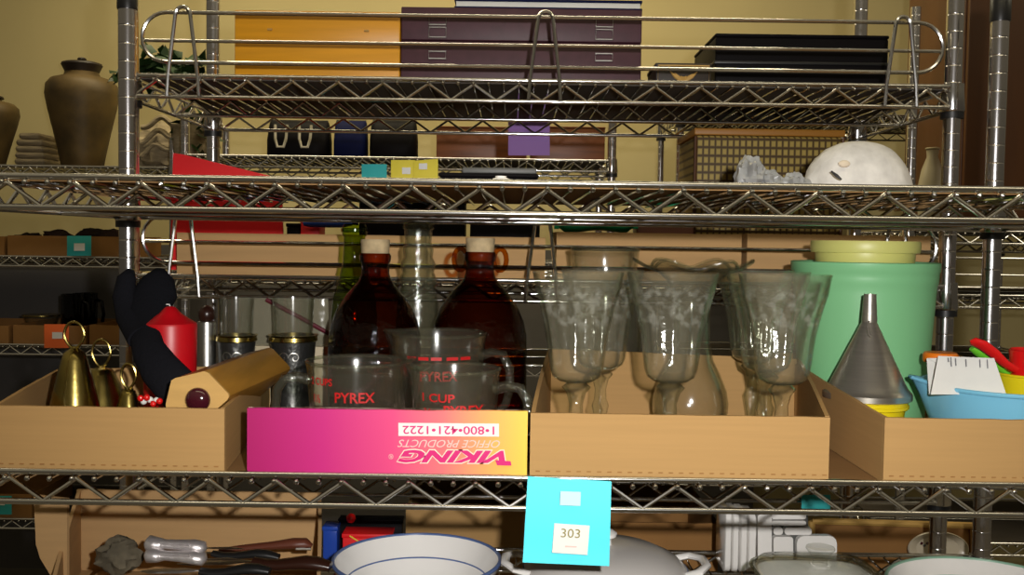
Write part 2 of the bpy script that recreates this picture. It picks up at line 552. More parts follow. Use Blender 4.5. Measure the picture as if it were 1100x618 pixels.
U1X = (P(140, 150, 1.437).x + P(1067, 150, 1.437).x) / 2
U2X = (P(142, 150, 1.52).x + P(1020, 150, 1.52).x) / 2
ZU = P(550, 196.5, 1.004).z
ZL = P(550, 513.5, 1.004).z
ZB = H - .455
capz = P(1067, 22, 1.437).z
unit('wire shelving unit nearest the camera, carrying the cardboard trays of glassware', U1X, 1.0, [ZU, ZL, ZB, .40], capz, caps=True, liners=['b', 'b', None, None])
Z2T = P(581, 87, 1.504).z
Z2S = P(581, 302, 1.504).z
Z2C, Z2D = Z2S - .30, Z2S - .60
unit('wire shelving unit with ledge rails directly behind the nearest unit', U2X, 1.5, [Z2T, Z2S, Z2C, Z2D], 2.0, rails=(0, 1), liners='dbdd')
U3X = (P(198, 170, 2.92).x + P(658, 170, 2.92).x) / 2
Z3 = P(600, 172, 2.9).z
unit('distant wire shelving unit carrying black handbags and red brown boxes', U3X, 2.9, [Z3, Z3 - .30, Z3 - .6, Z3 - .9], 1.66, liners='dddd')
Z5 = P(60, 178.5, 3.2).z
Z5B = P(60, 276, 3.2).z
Z5C = P(60, 371, 3.2).z
U5X = P(186, 170, 3.22).x - WP / 2
unit('distant wire shelving unit at far left carrying the brown urns', U5X, 3.2, [Z5, Z5B, Z5C, Z5C - .285, Z5C - .57], 1.62, liners='ddddd')
U6X = P(730, 170, 3.22).x + WP / 2
unit('distant wire shelving unit by the back wall behind the wicker hamper', U6X, 3.2, [H + .42, H + .02, H - .36, H - .75], 1.74, liners='dddd')
U4X = P(981, 100, 2.52).x + WP / 2
Z4 = P(1085, 249, 2.5).z
Z4B = P(1085, 318, 2.5).z
unit('wire shelving unit at far right beneath the tall brown cabinet', U4X, 2.5, [Z4, Z4B, H - .42, H - .75], 1.9, rails=(1,), liners='dddd')

DK = .0024                     # deck surface below the top wire centre
def deck(z): return z - DK

# ------------------------------------------------------------------ cardboard trays
def tray(name, label, corners, z0, hts, mat, cat='box', t=.0045, group=None, frontmat=None, lift=.0006):
    """corners FL, FR, RR, RL in plan; hts wall height at each of them"""
    c = [Vector((x, y, 0)) for x, y in corners]
    cen = sum(c, Vector()) / 4
    root = thing(name, label, cat, (cen.x, cen.y, z0 + lift), 0, group)
    def inner(i, dist):
        a, b, d = c[i - 1], c[i], c[(i + 1) % 4]
        e1 = (b - a).normalized(); e2 = (d - b).normalized()
        n1 = Vector((-e1.y, e1.x, 0)); n2 = Vector((-e2.y, e2.x, 0))
        k = (n1 + n2); k = k / max(1e-6, k.dot(n1))
        return b + k * dist
    base = [inner(i, t * 1.02) for i in range(4)]
    zz = Vector((0, 0, z0 + lift))
    MB().rings([[tuple(p + zz) for p in base], [tuple(p + zz + Vector((0, 0, t))) for p in base]]).build('base_panel', mat, root, True, False)
    names = ('front_panel', 'side_panel', 'rear_panel', 'side_panel')
    res = []
    for i in range(4):
        j = (i + 1) % 4
        a, b = c[i], c[j]
        ia, ib = inner(i, t), inner(j, t)
        if i in (1, 3):      # side panels sit between the front and rear panels
            e = (b - a).normalized()
            a2, b2 = a + e * t * 1.05, b - e * t * 1.05
            n = Vector((-e.y, e.x, 0))
            q = [a2, b2, b2 + n * t, a2 + n * t]
        else:
            e = (b - a).normalized()
            n = Vector((-e.y, e.x, 0))
            q = [a, b, b + n * t, a + n * t]
        h0, h1 = hts[i], hts[j]
        N = 14
        lo, hi = [], []
        rings = []
        for k in range(N + 1):
            f = k / N
            p0, p1 = q[0].lerp(q[1], f), q[3].lerp(q[2], f)
            h = h0 + (h1 - h0) * f + .0007 * noise.noise(Vector((p0.x * 40, p0.y * 40, i)))
            bulge = n * (-.0015 * math.sin(PI * f))
            z1 = zz + Vector((0, 0, h))
            rings.append([tuple(p0 + zz), tuple(p1 + zz), tuple(p1 + z1 + bulge), tuple(p0 + z1 + bulge)])
        o = MB().rings(rings).build(names[i], frontmat if (frontmat and i == 0) else mat, root, True, True, 30)
        res.append(o)
    return root, res

ZD = deck(ZL)
def xat(px, Y, py=440): return P(px, py, Y).x
YF = 1.012
# left tray
tray('cardboard_tray', 'low cardboard tray at left holding brass bells and a red candle',
     [(xat(-8, YF), YF), (xat(241, YF), YF), (xat(290, 1.36, 388), 1.36), (xat(62, 1.29, 396), 1.29)], ZD, [.067, .067, .068, .068], CARD)
# printed tray
c0, c1 = xat(265.5, YF), xat(567, YF)
stops = [(0, (.42, .004, .13)), (.25, (.55, .010, .19)), (.5, (.74, .05, .20)), (.68, (.86, .16, .17)), (.84, (.93, .38, .10)), (1, (.94, .60, .05))]
def s0(c): return c
VIKG = gradient('magenta_to_yellow_print', stops, (c0 - c1) / 2 + .004, (c1 - c0) / 2 + .004, .5)
PINK = pm('pink_board', (.62, .40, .36), .7)
vik, vparts = tray('printed_tray', 'magenta to yellow printed tray holding the glass measuring cups',
     [(c0, YF), (c1, YF), (c1 - .004, 1.252), (c0 + .010, 1.252)], ZD, [.068, .069, .030, .030], PINK, frontmat=VIKG)
def flat(x0, y0, x1, y1, Y, rot=False, dy=0):
    """map u,v in 0..1 to the rectangle with pixel corners at depth Y (y1 below y0)"""
    def fn(u, v):
        if rot: u, v = 1 - u, 1 - v
        return P(x0 + (x1 - x0) * u, y1 + (y0 - y1) * v + dy * u, Y)
    return fn
def sticker(name, fn, mat, parent, t=.0004):
    q = [fn(0, 0), fn(1, 0), fn(1, 1), fn(0, 1)]
    return MB().prism(q, Vector((0, t, 0))).build(name, mat, parent, True, False)
YS = YF - .0022
lab = sticker('phone_label', flat(428, 454.5, 536, 468.5, YS, dy=.8), PAPER, vparts[0])
lettering('lettering', '1•800•421•1222', flat(432.5, 457.5, 531, 466.5, YS - .0004, True, .8), MAGENTA, vparts[0], bold=.01)
WPRINT = pm('pale_print', (.85, .55, .50), .5)
lettering('lettering', 'OFFICE PRODUCTS', flat(427, 472.5, 537, 480.5, YS, True, .8), WPRINT, vparts[0], shear=.35)
PALEP = pm('cream_print', (.92, .70, .55), .5)
lettering('letter_outline', 'VIKING', flat(425.8, 482.2, 544.2, 498.2, YS + .0003, True, 1), PALEP, vparts[0], shear=.35, bold=.075)
lettering('lettering', 'VIKING', flat(427, 483.4, 543, 497, YS - .0001, True, 1), MAGENTA, vparts[0], shear=.35, bold=.045)
q = [(532, 494.5), (548.5, 495.8), (549.5, 500.5), (534, 500)]
MB().prism([P(x, y, YS) for x, y in q], (0, .0003, 0)).build('letter_serif', MAGENTA, vparts[0], True, False)
lettering('lettering', '®', flat(417.5, 488, 422.5, 493.5, YS, True), WPRINT, vparts[0])
# goblet tray
tray('cardboard_tray', 'low cardboard tray in the middle crowded with clear glass goblets',
     [(xat(570, YF), YF), (xat(892, YF), YF), (xat(858, 1.335), 1.335), (xat(588, 1.345), 1.345)], ZD, [.067, .067, .090, .098], CARD)
# right tray
tray('cardboard_tray', 'low cardboard tray at right holding the mint canister and plastic bowls',
     [(xat(951, YF), YF), (xat(1185, YF), YF), (.645, 1.425), (xat(861, 1.30, 401), 1.425)], ZD, [.067, .067, .088, .088], CARD)

FLOORZ = ZD + .0006 + .0046 + .0003     # inside the trays

def perforate(front, a, b, h, Y):
    mb = MB()
    n = int((b - a) / .0105)
    for k in range(n):
        x = a + .006 + k * .0105
        mb.box(x, x + .0045, Y - .0004, Y + .0004, h, h + .0013)
    mb.build('perforated_edge', CARDD, front, True, False)
for r in [o for o in list(bpy.data.objects) if o.name.startswith('cardboard_tray')]:
    if r.parent is None and r.location.z > H - .3 and r.location.y < 1.4:
        f = [c for c in r.children if c.name.startswith('front_panel')][0]
        xs = [(ROOTM[f.name] @ v.co).x for v in f.data.vertices]
        perforate(f, min(xs), max(xs), ZD + .0072, YF)

# ------------------------------------------------------------------ bells
def bell(px, Y, ytop, ring_w, ring_h, base_r, label, tilt=0):
    p = P(px, 400, Y)
    top = P(px, ytop, Y).z
    h = top - FLOORZ
    rh = ring_h
    bh = h - rh
    t = thing('brass_bell', label, 'bell', (p.x, p.y, FLOORZ), 0, 'brass bells in the left tray')
    pr = [(base_r, 0), (base_r * .99, .004), (base_r * .84, bh * .2), (base_r * .68, bh * .45), (base_r * .52, bh * .7), (base_r * .38, bh * .88), (base_r * .31, bh * .95), (base_r * .22, bh * .975), (.006, bh * .985), (.0045, bh)]
    thick_lathe(pr, .0016, 32).build('body', BRASS, t)
    MB().lathe([(.0, .012), (.005, .014), (.006, .02), (.003, .026), (.0015, bh * .9)], seg=10).build('clapper', BRASS, t)
    pts = []
    for k in range(24):
        a = 2 * PI * k / 24
        w = ring_w * (1 - .25 * max(0, -math.sin(a)))
        pts.append((w * math.cos(a) + tilt * math.sin(a), 0, bh + rh / 2 + rh / 2 * math.sin(a)))
    MB().tube(pts, .0017, 8, closed=True).build('ring_handle', BRASS, t)
    return t
bell(80, 1.13, 346, .0115, .030, .037, 'largest brass bell with ring handle, left of the other two bells')
bell(109, 1.235, 365, .0115, .034, .043, 'middle brass bell with oval ring handle, between two other bells')
bell(138, 1.13, 391, .0085, .028, .024, 'smallest brass bell, beside the black mitt in the left tray')

# candle
p = P(183, 400, 1.225)
t = thing('pillar_candle', 'red pillar candle with pointed top behind the black mitt', 'candle', (p.x, p.y, FLOORZ))
zt = P(183, 329, 1.225).z - FLOORZ
zs = P(183, 347, 1.225).z - FLOORZ
MB().lathe([(.029, 0), (.0315, .003), (.0318, .02), (.0312, zs * .6), (.0322, zs - .003), (.0312, zs), (.022, zs + .0055), (.013, zs + .012), (.006, zt - .001), (.0015, zt)], seg=36).build('wax_body', CANDLE, t)
MB().tube([(0, 0, zt - .001), (-.001, 0, zt + .002), (-.0045, -.001, zt + .0022)], .0009, 6).build('wick', PAPER, t)

# black mitt
t = thing('oven_mitt', 'black cloth mitt draped round the red candle in the left tray', 'oven mitt', P(160, 470, 1.15))
def dpts(lst): return [P(a, b, c) for a, b, c in lst]
body = [(172, 289, 1.290), (170, 300, 1.285), (165, 318, 1.270), (158, 338, 1.245), (155, 358, 1.205), (160, 378, 1.165), (172, 397, 1.150), (188, 414, 1.135), (200, 432, 1.130), (206, 448, 1.128)]
MB().tube(dpts(body), [.006, .021, .030, .027, .018, .020, .023, .024, .022, .018], 18, flat=.55, up=(0, 1, -.3)).build('palm', VELVET, t, True, angle=80)
th = [(141, 290, 1.272), (136, 299, 1.268), (133, 318, 1.26), (138, 340, 1.245), (150, 362, 1.20)]
MB().tube(dpts(th), [.005, .012, .0145, .016, .016], 14, flat=.7, up=(0, 1, -.3)).build('thumb', VELVET, t, True, angle=80)
MB().tube(dpts([(190, 425, 1.118), (214, 436, 1.118)]), .004, 10).build('cuff_binding', VELVET, t, True)

# small red and white tassel
t = thing('bead_string', 'short string of red and white beads beside the smallest bell', 'beads', P(160, 430, 1.10))
for k in range(7):
    MB().ball(P(151 + k * 3.4, 428 + 3 * math.sin(k * 2) + k * .8, 1.095 + .006 * (k % 2)), .0036, 10, 8).build('bead', (REDP, PAPER)[k % 2], t, True)
MB().tube([P(151 + k * 3.4, 428 + 3 * math.sin(k * 2) + k * .8, 1.095 + .006 * (k % 2)) for k in range(7)], .0008, 5).build('cord', REDP, t, True)

# wooden block
t = thing('wooden_block', 'long wooden block with angled pale end and dark round knob', 'wooden block', P(212, 465, 1.08))
yb = 1.058
poly = [P(x, y, yb) for x, y in ((200, 468), (182, 468), (178, 434), (184, 409), (188, 406.5), (219, 399), (224, 401), (245, 423), (246, 426), (244, 430))]
dirv = Vector((.020, .20, 0.004))
e = Vector((0, .004, 0))
MB().prism(poly, e).build('end_face', WOODL, t, True, True, 30)
MB().prism([q + e * 1.02 for q in poly], dirv).build('body', WOODG, t, True, True, 30)
kc = P(212.5, 430, yb - .002)
MB().ball(kc, .0135, 20, 12, (1, .6, 1)).build('knob', DARKR, t, True)

# grinder and tea glasses behind the left tray
p = P(222, 400, 1.405)
t = thing('pepper_mill', 'slim brushed steel pepper mill between the red candle and a pewter tea glass', 'pepper mill', (p.x, p.y, ZD))
zt = P(222, 345, 1.405).z - ZD
MB().lathe([(.0135, 0), (.014, .003), (.0135, .01), (.0132, zt - .006), (.0125, zt - .001), (.010, zt)], seg=24).build('body', STEEL, t)
MB().lathe([(.0085, zt), (.011, zt + .004), (.012, zt + .012), (.0085, zt + .019), (.003, zt + .022)], seg=20).build('knob', DKWOOD, t)
def tea_glass(px, r, label, Y=1.405):
    p = P(px, 400, Y)
    t = thing('tea_glass', label, 'glass', (p.x, p.y, ZD), 0, 'tea glasses in pewter holders')
    zb = P(px, 366, Y).z - ZD
    zt = P(px, 320, Y).z - ZD
    thick_lathe([(r * .92, 0), (r, .004), (r * .93, .012), (r * .93, zb * .7), (r * 1.0, zb)], .0015, 32).build('holder', PEWTER, t)
    MB().lathe([(r * 1.0, zb - .001), (r * 1.09, zb + .0005), (r * 1.06, zb + .006), (r * 1.12, zb + .0085), (r * .94, zb + .0085), (r * .94, zb - .001)], seg=32).build('brass_band', BRASS, t, label='brass band')
    thick_lathe([(r * .80, .006), (r * .86, zb), (r * .88, (zb + zt) / 2), (r * .93, zt)], .0012, 32).build('glass', CLEAR, t)
    for s in (-1, 1):      # scrolled ornament
        pts = []
        for k in range(16):
            a = k / 15 * 2.2 * PI
            q = .008 * (1 - k / 18)
            x = s * (.008 - q * math.cos(a)); z = zb * .78 + q * math.sin(a) * 1.1
            pts.append((x, -math.sqrt(max(0, (r * .945) ** 2 - x * x)) - .0006, z))
        MB().tube(pts, .0010, 5).build('scroll_ornament', STEEL, t)
    return t
tea_glass(254, .0265, 'pewter based tea glass with brass band, right of the pepper mill')
tea_glass(315, .0315, 'wider pewter based tea glass with brass band, left of the amber jugs')
b0, b1 = xat(270, 1.442), xat(353, 1.442)
solo('carton', MB().box(b0, b1, 1.438, 1.447, ZD + .0004, P(310, 372, 1.44).z, .001), pm('cream_card', (.6, .5, .33), .7), 'flat cream carton standing behind the two tea glasses', 'carton')
t = thing('plastic_packet', 'clear plastic packet with dark red edge strip behind the tea glasses', 'packet', (xat(305, 1.46), 1.455, ZD + .0004))
rings = []
x0, x1 = xat(252, 1.455), xat(356, 1.455)
ztop = P(300, 321, 1.455).z
for i in range(9):
    f = i / 8
    ring = []
    for k in range(20):
        a = 2 * PI * k / 20
        wx = (x1 - x0) / 2 * (1 - .08 * f)
        x = (x0 + x1) / 2 + wx * math.copysign(abs(math.cos(a)) ** .5, math.cos(a))
        yy = 1.4545 + (.0042 * math.sin(PI * (.12 + .8 * f)) + .0006) * math.sin(a) + .0012 * noise.noise(Vector((x * 40, f * 5, a)))
        ring.append((x, yy, ZD + .001 + (ztop - ZD) * f))
    rings.append(ring)
MB().rings(rings).build('bag', FILM, t, True)
MB().tube([P(286, 322, 1.446), P(322, 341, 1.446), P(356, 360, 1.446)], .0032, 8).build('edge_strip', pm('dark_red_strip', (.11, .006, .016), .5), t, True)

# ------------------------------------------------------------------ measuring cups
def cup(px, Y, r, yrim, hside, label, spout, size):
    p = P(px, 420, Y)
    h = P(px, yrim, Y).z - FLOORZ
    t = thing('measuring_cup', label, 'measuring cup', (p.x, p.y, FLOORZ), 0, 'glass measuring cups in the printed tray')
    def fn(a, rr, z):
        f = max(0, (z / h - .62) / .38)
        d = (a - spout + PI) % (2 * PI) - PI
        return rr * (1 + .13 * f * f * math.exp(-(d / .22) ** 2)), z + .002 * f * math.exp(-(d / .25) ** 2)
    pr = [(r * .80, 0), (r * .84, .003), (r * .86, .012), (r * .90, h * .4), (r * .95, h * .75), (r * .97, h * .93), (r * 1.0, h)]
    thick_lathe(pr, .0032, 48, fn).build('body', CLEAR, t)
    rim = []
    for k in range(48):
        a = 2 * PI * k / 48
        rr, z = fn(a, r - .0016, h)
        rim.append((rr * math.cos(a), rr * math.sin(a), z))
    MB().tube(rim, .0021, 8, closed=True).build('rim', THICKG, t)
    s = hside
    hr = r * .9
    ca, sa = math.cos(.25), -math.sin(.25) 
    pts = []
    for dx, z in ((0, h * .80), (.014, h * .84), (.028, h * .82), (.036, h * .70), (.037, h * .52), (.032, h * .36), (.022, h * .28), (.012, h * .24)):
        d = hr + dx
        pts.append((s * d * ca, d * sa, z))
    MB().tube(pts, [.0085, .0075, .0072, .007, .0068, .0066, .006, .005], 12, flat=.75).build('handle', THICKG, t)
    # red markings printed round the front
    def mark(body, a0, a1, z0, z1):
        def f(u, v):
            a = a0 + (a1 - a0) * u
            z = z0 + (z1 - z0) * v
            rr = r * (.86 + .11 * z / h) + .0009
            loc = Vector((rr * math.sin(a), -rr * math.cos(a), z))
            return ROOTM[t.name] @ loc
        lettering('lettering', body, f, REDINK, t, bold=.02)
    for body, a0, a1, z0, z1 in size:
        mark(body, a0, a1, z0 * h, z1 * h)
    return t
cup(384, 1.105, .0575, 388, -1, 'wide glass measuring cup with red markings and handle at its left', .15,
    [('2 CUPS', -.92, -.35, .79, .87), ('1½', -.86, -.66, .60, .69), ('1', -.66, -.58, .46, .55), ('PYREX', -.30, .50, .62, .73), ('—', .35, .75, .47, .53)])
cup(489, 1.066, .0490, 396, 1, 'front right glass measuring cup, handle pointing right above the yellow end', PI - .1,
    [('1 CUP', -.75, .05, .70, .79), ('¾', -.72, -.5, .55, .63), ('PYREX', -.2, .75, .56, .67)])
cup(470, 1.187, .0585, 358, 1, 'taller glass measuring cup behind, rim raised above the other two cups', PI - .05,
    [('— — —', -.6, .15, .79, .82), ('— —', .25, .8, .79, .82), ('PYREX', -.3, .5, .60, .69)])

# ------------------------------------------------------------------ amber jugs
def jug(px, r, ycork, label, rings=False, Y=1.325):
    p = P(px, 420, Y)
    h = P(px, ycork + 15, Y).z - ZD     # lip
    t = thing('amber_jug', label, 'jug', (p.x, p.y, ZD + .0003), 0, 'amber glass jugs behind the measuring cups')
    pr = [(r * .85, 0), (r * .97, .004), (r, .012), (r, h * .42), (r * .985, h * .52), (r * .92, h * .60), (r * .80, h * .68), (r * .62, h * .755), (r * .44, h * .81), (.0215, h * .845), (.0190, h * .88), (.0185, h * .94), (.0205, h * .955), (.0212, h * .985), (.0195, h)]
    # fine rings added between for smooth shoulders
    fine = []
    for i in range(len(pr) - 1):
        for k in range(3):
            f = k / 3
            fine.append((pr[i][0] + (pr[i + 1][0] - pr[i][0]) * f, pr[i][1] + (pr[i + 1][1] - pr[i][1]) * f))
    fine.append(pr[-1])
    MB().lathe(fine, seg=48, cap1=False).build('body', AMBER, t, angle=70)
    ch = P(px, ycork, Y).z - ZD
    MB().lathe([(.0155, h - .012), (.0165, h - .001), (.0185, h + .0005), (.0195, ch - .002), (.0185, ch)], seg=28).build('cork', CORK, t)
    if rings:
        for s in (-1, 1):
            pts = []
            for k in range(14):
                a = 2 * PI * k / 14
                pts.append((s * (.0265 + .0085 * math.cos(a)), .004, h * .955 + .0145 * math.sin(a)))
            MB().tube(pts, .0033, 8, closed=True).build('finger_loop', AMBERY, t, label='honey coloured finger loop')
    return t
jug(402, .0615, 257.5, 'corked amber glass jug at left, directly behind the wide measuring cup')
jug(514, .0640, 256, 'corked amber glass jug at right, with finger loops at its neck', True)

# bottles behind the jugs
p = P(380, 400, 1.415)
t = thing('olive_bottle', 'olive green glass bottle standing behind the left amber jug', 'bottle', (p.x, p.y, ZD + .0003))
h = P(380, 241, 1.415).z - ZD
MB().lathe([(.030, 0), (.033, .004), (.033, h * .50), (.030, h * .60), (.021, h * .72), (.0165, h * .80), (.015, h * .93), (.0175, h * .94), (.0175, h * .985), (.015, h)], seg=32, cap1=False).build('body', OLIVEG, t, angle=70)
MB().lathe([(.0176, h * .955), (.0192, h * .958), (.0192, h * .975), (.0176, h * .978)], seg=28).build('lip_ring', OLIVEG, t)
p = P(448, 400, 1.415)
t = thing('clear_bottle', 'clear glass bottle with bulging neck between the amber jugs', 'bottle', (p.x, p.y, ZD + .0003))
h = P(448, 240, 1.415).z - ZD
pr = [(.026, 0), (.030, .004), (.031, h * .45), (.029, h * .58), (.024, h * .66), (.027, h * .70), (.0225, h * .74), (.0255, h * .78), (.0205, h * .82), (.022, h * .86), (.0185, h * .90), (.0200, h * .96), (.0195, h)]
thick_lathe(pr, .002, 36).build('body', THICKG, t, angle=70)
MB().lathe([(.0196, h * .965), (.0222, h * .97), (.0222, h * .995), (.0196, h)], seg=28).build('lip_ring', THICKG, t)

# ------------------------------------------------------------------ goblets
GH = P(720, 293, 1.10).z - FLOORZ
def goblet_proto():
    t = thing('goblet', 'x', 'goblet', (0, 0, FLOORZ), 0, 'clear etched water goblets in the middle tray')
    h = GH
    def fn(a, r, z):
        f = max(0, min(1, (z - .095) / .02)) * max(0, min(1, (h - .004 - z) / .03))
        return r * (1 + .030 * f * math.cos(12 * a)), z
    outer = [(.010, .0835), (.0195, .0860), (.0262, .0905), (.0290, .098), (.0300, .108), (.0312, .122), (.0332, .137), (.0365, .153), (.0405, .169), (.0455, .184), (.0495, h - .003), (.0502, h)]
    fine = []
    for i in range(len(outer) - 1):
        for k in range(2):
            f = k / 2
            fine.append((outer[i][0] + (outer[i + 1][0] - outer[i][0]) * f, outer[i][1] + (outer[i + 1][1] - outer[i][1]) * f))
    fine.append(outer[-1])
    thick_lathe(fine, .0013, 72, fn).build('bowl', GOBG, t, angle=60)
    def fs(a, r, z):
        return r * (1 + .07 * math.cos(6 * a)), z
    MB().lathe([(.0055, .0065), (.0060, .014), (.0085, .030), (.0105, .040), (.0075, .048), (.0068, .060), (.0100, .072), (.0150, .0785), (.0100, .0833)], seg=36, fn=fs).build('stem', THICKG, t, angle=60)
    MB().lathe([(.033, 0), (.0336, .0012), (.030, .0026), (.016, .0046), (.0075, .0062)], seg=40).build('foot', CLEAR, t)
    return t
gp = goblet_proto()
spots = [(619, 1.088, 'etched glass goblet front left in the middle tray, nearest the printed tray'),
         (645, 1.203, 'etched glass goblet half hidden behind the front left goblet'),
         (720, 1.095, 'etched glass goblet standing alone in the centre of the middle tray front'),
         (840, 1.092, 'etched glass goblet front right in the middle tray, overlapping the mint canister'),
         (822, 1.198, 'etched glass goblet second from the front in the right hand row'),
         (808, 1.300, 'etched glass goblet rearmost of the right hand row of goblets')]
for i, (px, Y, lb) in enumerate(spots):
    o = gp if i == 0 else copy_tree(gp)
    o.location = (P(px, 420, Y).x, Y, FLOORZ)
    o.rotation_euler = (0, 0, .4 * i)
    o['label'] = lb

# bulb vase with ruffled rim
Y = 1.262
p = P(742, 400, Y)
t = thing('bulb_vase', 'clear glass bulb vase with ruffled rim behind the centre goblet', 'vase', (p.x, p.y, FLOORZ))
h = P(742, 284, Y).z - FLOORZ
def fv(a, r, z):
    f = max(0, (z / h - .86) / .14)
    return r * (1 + .10 * f * math.cos(6 * a + .5)), z + .0055 * f * math.cos(6 * a + .5)
pr = [(.030, 0), (.040, .006), (.047, .022), (.048, .036), (.045, .052), (.037, .072), (.028, .090), (.0235, .110), (.0225, h * .7), (.025, h * .82), (.033, h * .90), (.047, h * .955), (.064, h * .985), (.069, h)]
fine = []
for i in range(len(pr) - 1):
    for k in range(2):
        f = k / 2
        fine.append((pr[i][0] + (pr[i + 1][0] - pr[i][0]) * f, pr[i][1] + (pr[i + 1][1] - pr[i][1]) * f))
fine.append(pr[-1])
thick_lathe(fine, .002, 60, fv).build('body', CLEAR, t, angle=70)
MB().tube([(fv(2 * PI * k / 60, .068, h)[0] * math.cos(2 * PI * k / 60), fv(2 * PI * k / 60, .068, h)[0] * math.sin(2 * PI * k / 60), fv(2 * PI * k / 60, .068, h)[1]) for k in range(60)], .0022, 8, closed=True).build('ruffled_rim', THICKG, t)

# glass canister jar behind goblets
Y = 1.400
p = P(648, 400, Y)
t = thing('glass_pitcher', 'tall clear glass pitcher with loop handle behind the left goblets', 'pitcher', (p.x, p.y, ZD + .0003))
h = P(648, 268, Y).z - ZD
pr = [(.045, 0), (.050, .005), (.053, .02), (.053, h * .55), (.0525, h * .72), (.050, h * .80), (.0465, h * .845), (.0455, h * .90), (.0470, h * .965), (.0480, h)]
thick_lathe(pr, .0028, 48).build('body', CLEAR, t)
MB().tube([(.0465 * math.cos(2 * PI * k / 40), .0465 * math.sin(2 * PI * k / 40), h) for k in range(40)], .0026, 8, closed=True).build('rim', THICKG, t)
MB().tube([(-.049, -.012, h * .80), (-.066, -.016, h * .83), (-.079, -.018, h * .76), (-.082, -.018, h * .62), (-.076, -.016, h * .46), (-.062, -.014, h * .38), (-.050, -.012, h * .36)], [.007, .0065, .006, .006, .006, .006, .006], 10).build('handle', THICKG, t)

# ------------------------------------------------------------------ right tray contents
Y = 1.33
p = P(925, 400, Y)
t = thing('canister', 'large round mint green plastic canister in the right tray', 'canister', (p.x, p.y, FLOORZ))
h = P(925, 281, Y).z - FLOORZ
R = .0945
pr = [(.070, 0), (.0785, .003), (.0800, .010), (R * .955, h - .040), (R * .965, h - .030), (R * .978, h - .027), (R * .985, h - .020), (R * .985, h - .014), (R, h - .012), (R * 1.005, h - .001), (R * .98, h)]
MB().lathe(pr + [(R * .955, h - .001), (R * .95, h - .006), (.001, h - .006)], seg=64, cap1=False).build('body', MINT, t)
zc = p.z
zcan = FLOORZ + h - .0058
t = thing('plastic_tub', 'pale yellow plastic tub standing on the mint green canister', 'tub', (p.x, p.y, zcan))
h = P(925, 259, Y).z - zcan
r = .066
thick_lathe([(r * .93, 0), (r * .95, .002), (r * .965, h - .018), (r * .965, h - .015)], .002, 56).build('body', LEMON, t)
MB().lathe([(r * .93, h - .0155), (r * 1.045, h - .0155), (r * 1.06, h - .012), (r * 1.06, h - .003), (r * 1.045, h), (.001, h - .0005)], seg=56).build('lid', LEMON, t)

Y = 1.195
p = P(931.5, 420, Y)
t = thing('measuring_bowl', 'yellow plastic cup beneath the metal funnel', 'cup', (p.x, p.y, FLOORZ))
hf = P(931.5, 428, Y).z - FLOORZ
MB().lathe([(.034, 0), (.038, .002), (.0445, hf - .006), (.0465, hf - .005), (.0470, hf - .0005), (.044, hf - .0005), (.040, .004), (.001, .004)], seg=40, cap1=False).build('body', YELL, t)
MB().lathe([(.0470, hf - .010), (.0482, hf - .009), (.0482, hf - .006), (.047, hf - .005)], seg=40).build('rim_band', YELL, t)
zf = FLOORZ + hf
t = thing('funnel', 'spun metal funnel standing upside down on a yellow cup', 'funnel', (p.x, p.y, zf))
hs = P(931.5, 316, Y).z - zf
hc = P(931.5, 347, Y).z - zf
MB().lathe([(.0500, .0), (.0515, .001), (.0515, .0075), (.0500, .009), (.046, .0135), (.0095, hc), (.0090, hc + .001), (.0080, hc + .001), (.0445, .0125), (.0485, .0)], seg=56).build('cone', ALU, t, angle=25)
MB().lathe([(.0090, hc - .001), (.0092, hc + .004), (.0072, hs), (.0062, hs), (.0075, hc)], seg=24).build('spout', ALU, t)
MB().tube([(-.004, -.0088, hc + .003), (-.006, -.0115, hc - .004), (-.006, -.017, hc - .013), (-.004, -.0185, hc - .015)], .0018, 8).build('hanging_loop', ALU, t)

# blue bowl
Y = 1.16
pc = P(1088, 420, Y)
t = thing('mixing_bowl', 'light blue plastic bowl with pouring lip at right edge', 'bowl', (pc.x, Y, FLOORZ))
h = P(1088, 414, Y).z - FLOORZ
R = .1010
def fb(a, r, z):
    d = (a - (PI - .15) + PI) % (2 * PI) - PI
    f = max(0, (z / h - .6) / .4)
    return r * (1 + .16 * f * math.exp(-(d / .15) ** 2)), z + .006 * f * math.exp(-(d / .2) ** 2)
thick_lathe([(R * .74, 0), (R * .78, .003), (R * .90, h * .45), (R * .965, h * .8), (R * .985, h)], .0028, 64, fb).build('body', SKYB, t)
MB().tube([(fb(2 * PI * k / 64, R * .985, h)[0] * math.cos(2 * PI * k / 64), fb(2 * PI * k / 64, R * .985, h)[0] * math.sin(2 * PI * k / 64), fb(2 * PI * k / 64, R * .985, h)[1]) for k in range(64)], .0026, 8, closed=True).build('rim', SKYB, t)
zin = FLOORZ + .004
# yellow cup inside
pc2 = P(1113, 410, 1.155)
t = thing('plastic_cup', 'yellow plastic cup holding red scoops inside the blue bowl', 'cup', (pc2.x, 1.155, zin))
h2 = P(1113, 402, 1.155).z - zin
thick_lathe([(.030, 0), (.036, .004), (.042, h2 * .6), (.0445, h2)], .002, 40).build('body', YELL, t)
MB().tube([(.0445 * math.cos(2 * PI * k / 40), .0445 * math.sin(2 * PI * k / 40), h2) for k in range(40)], .0016, 8, closed=True).build('rim', YELL, t)
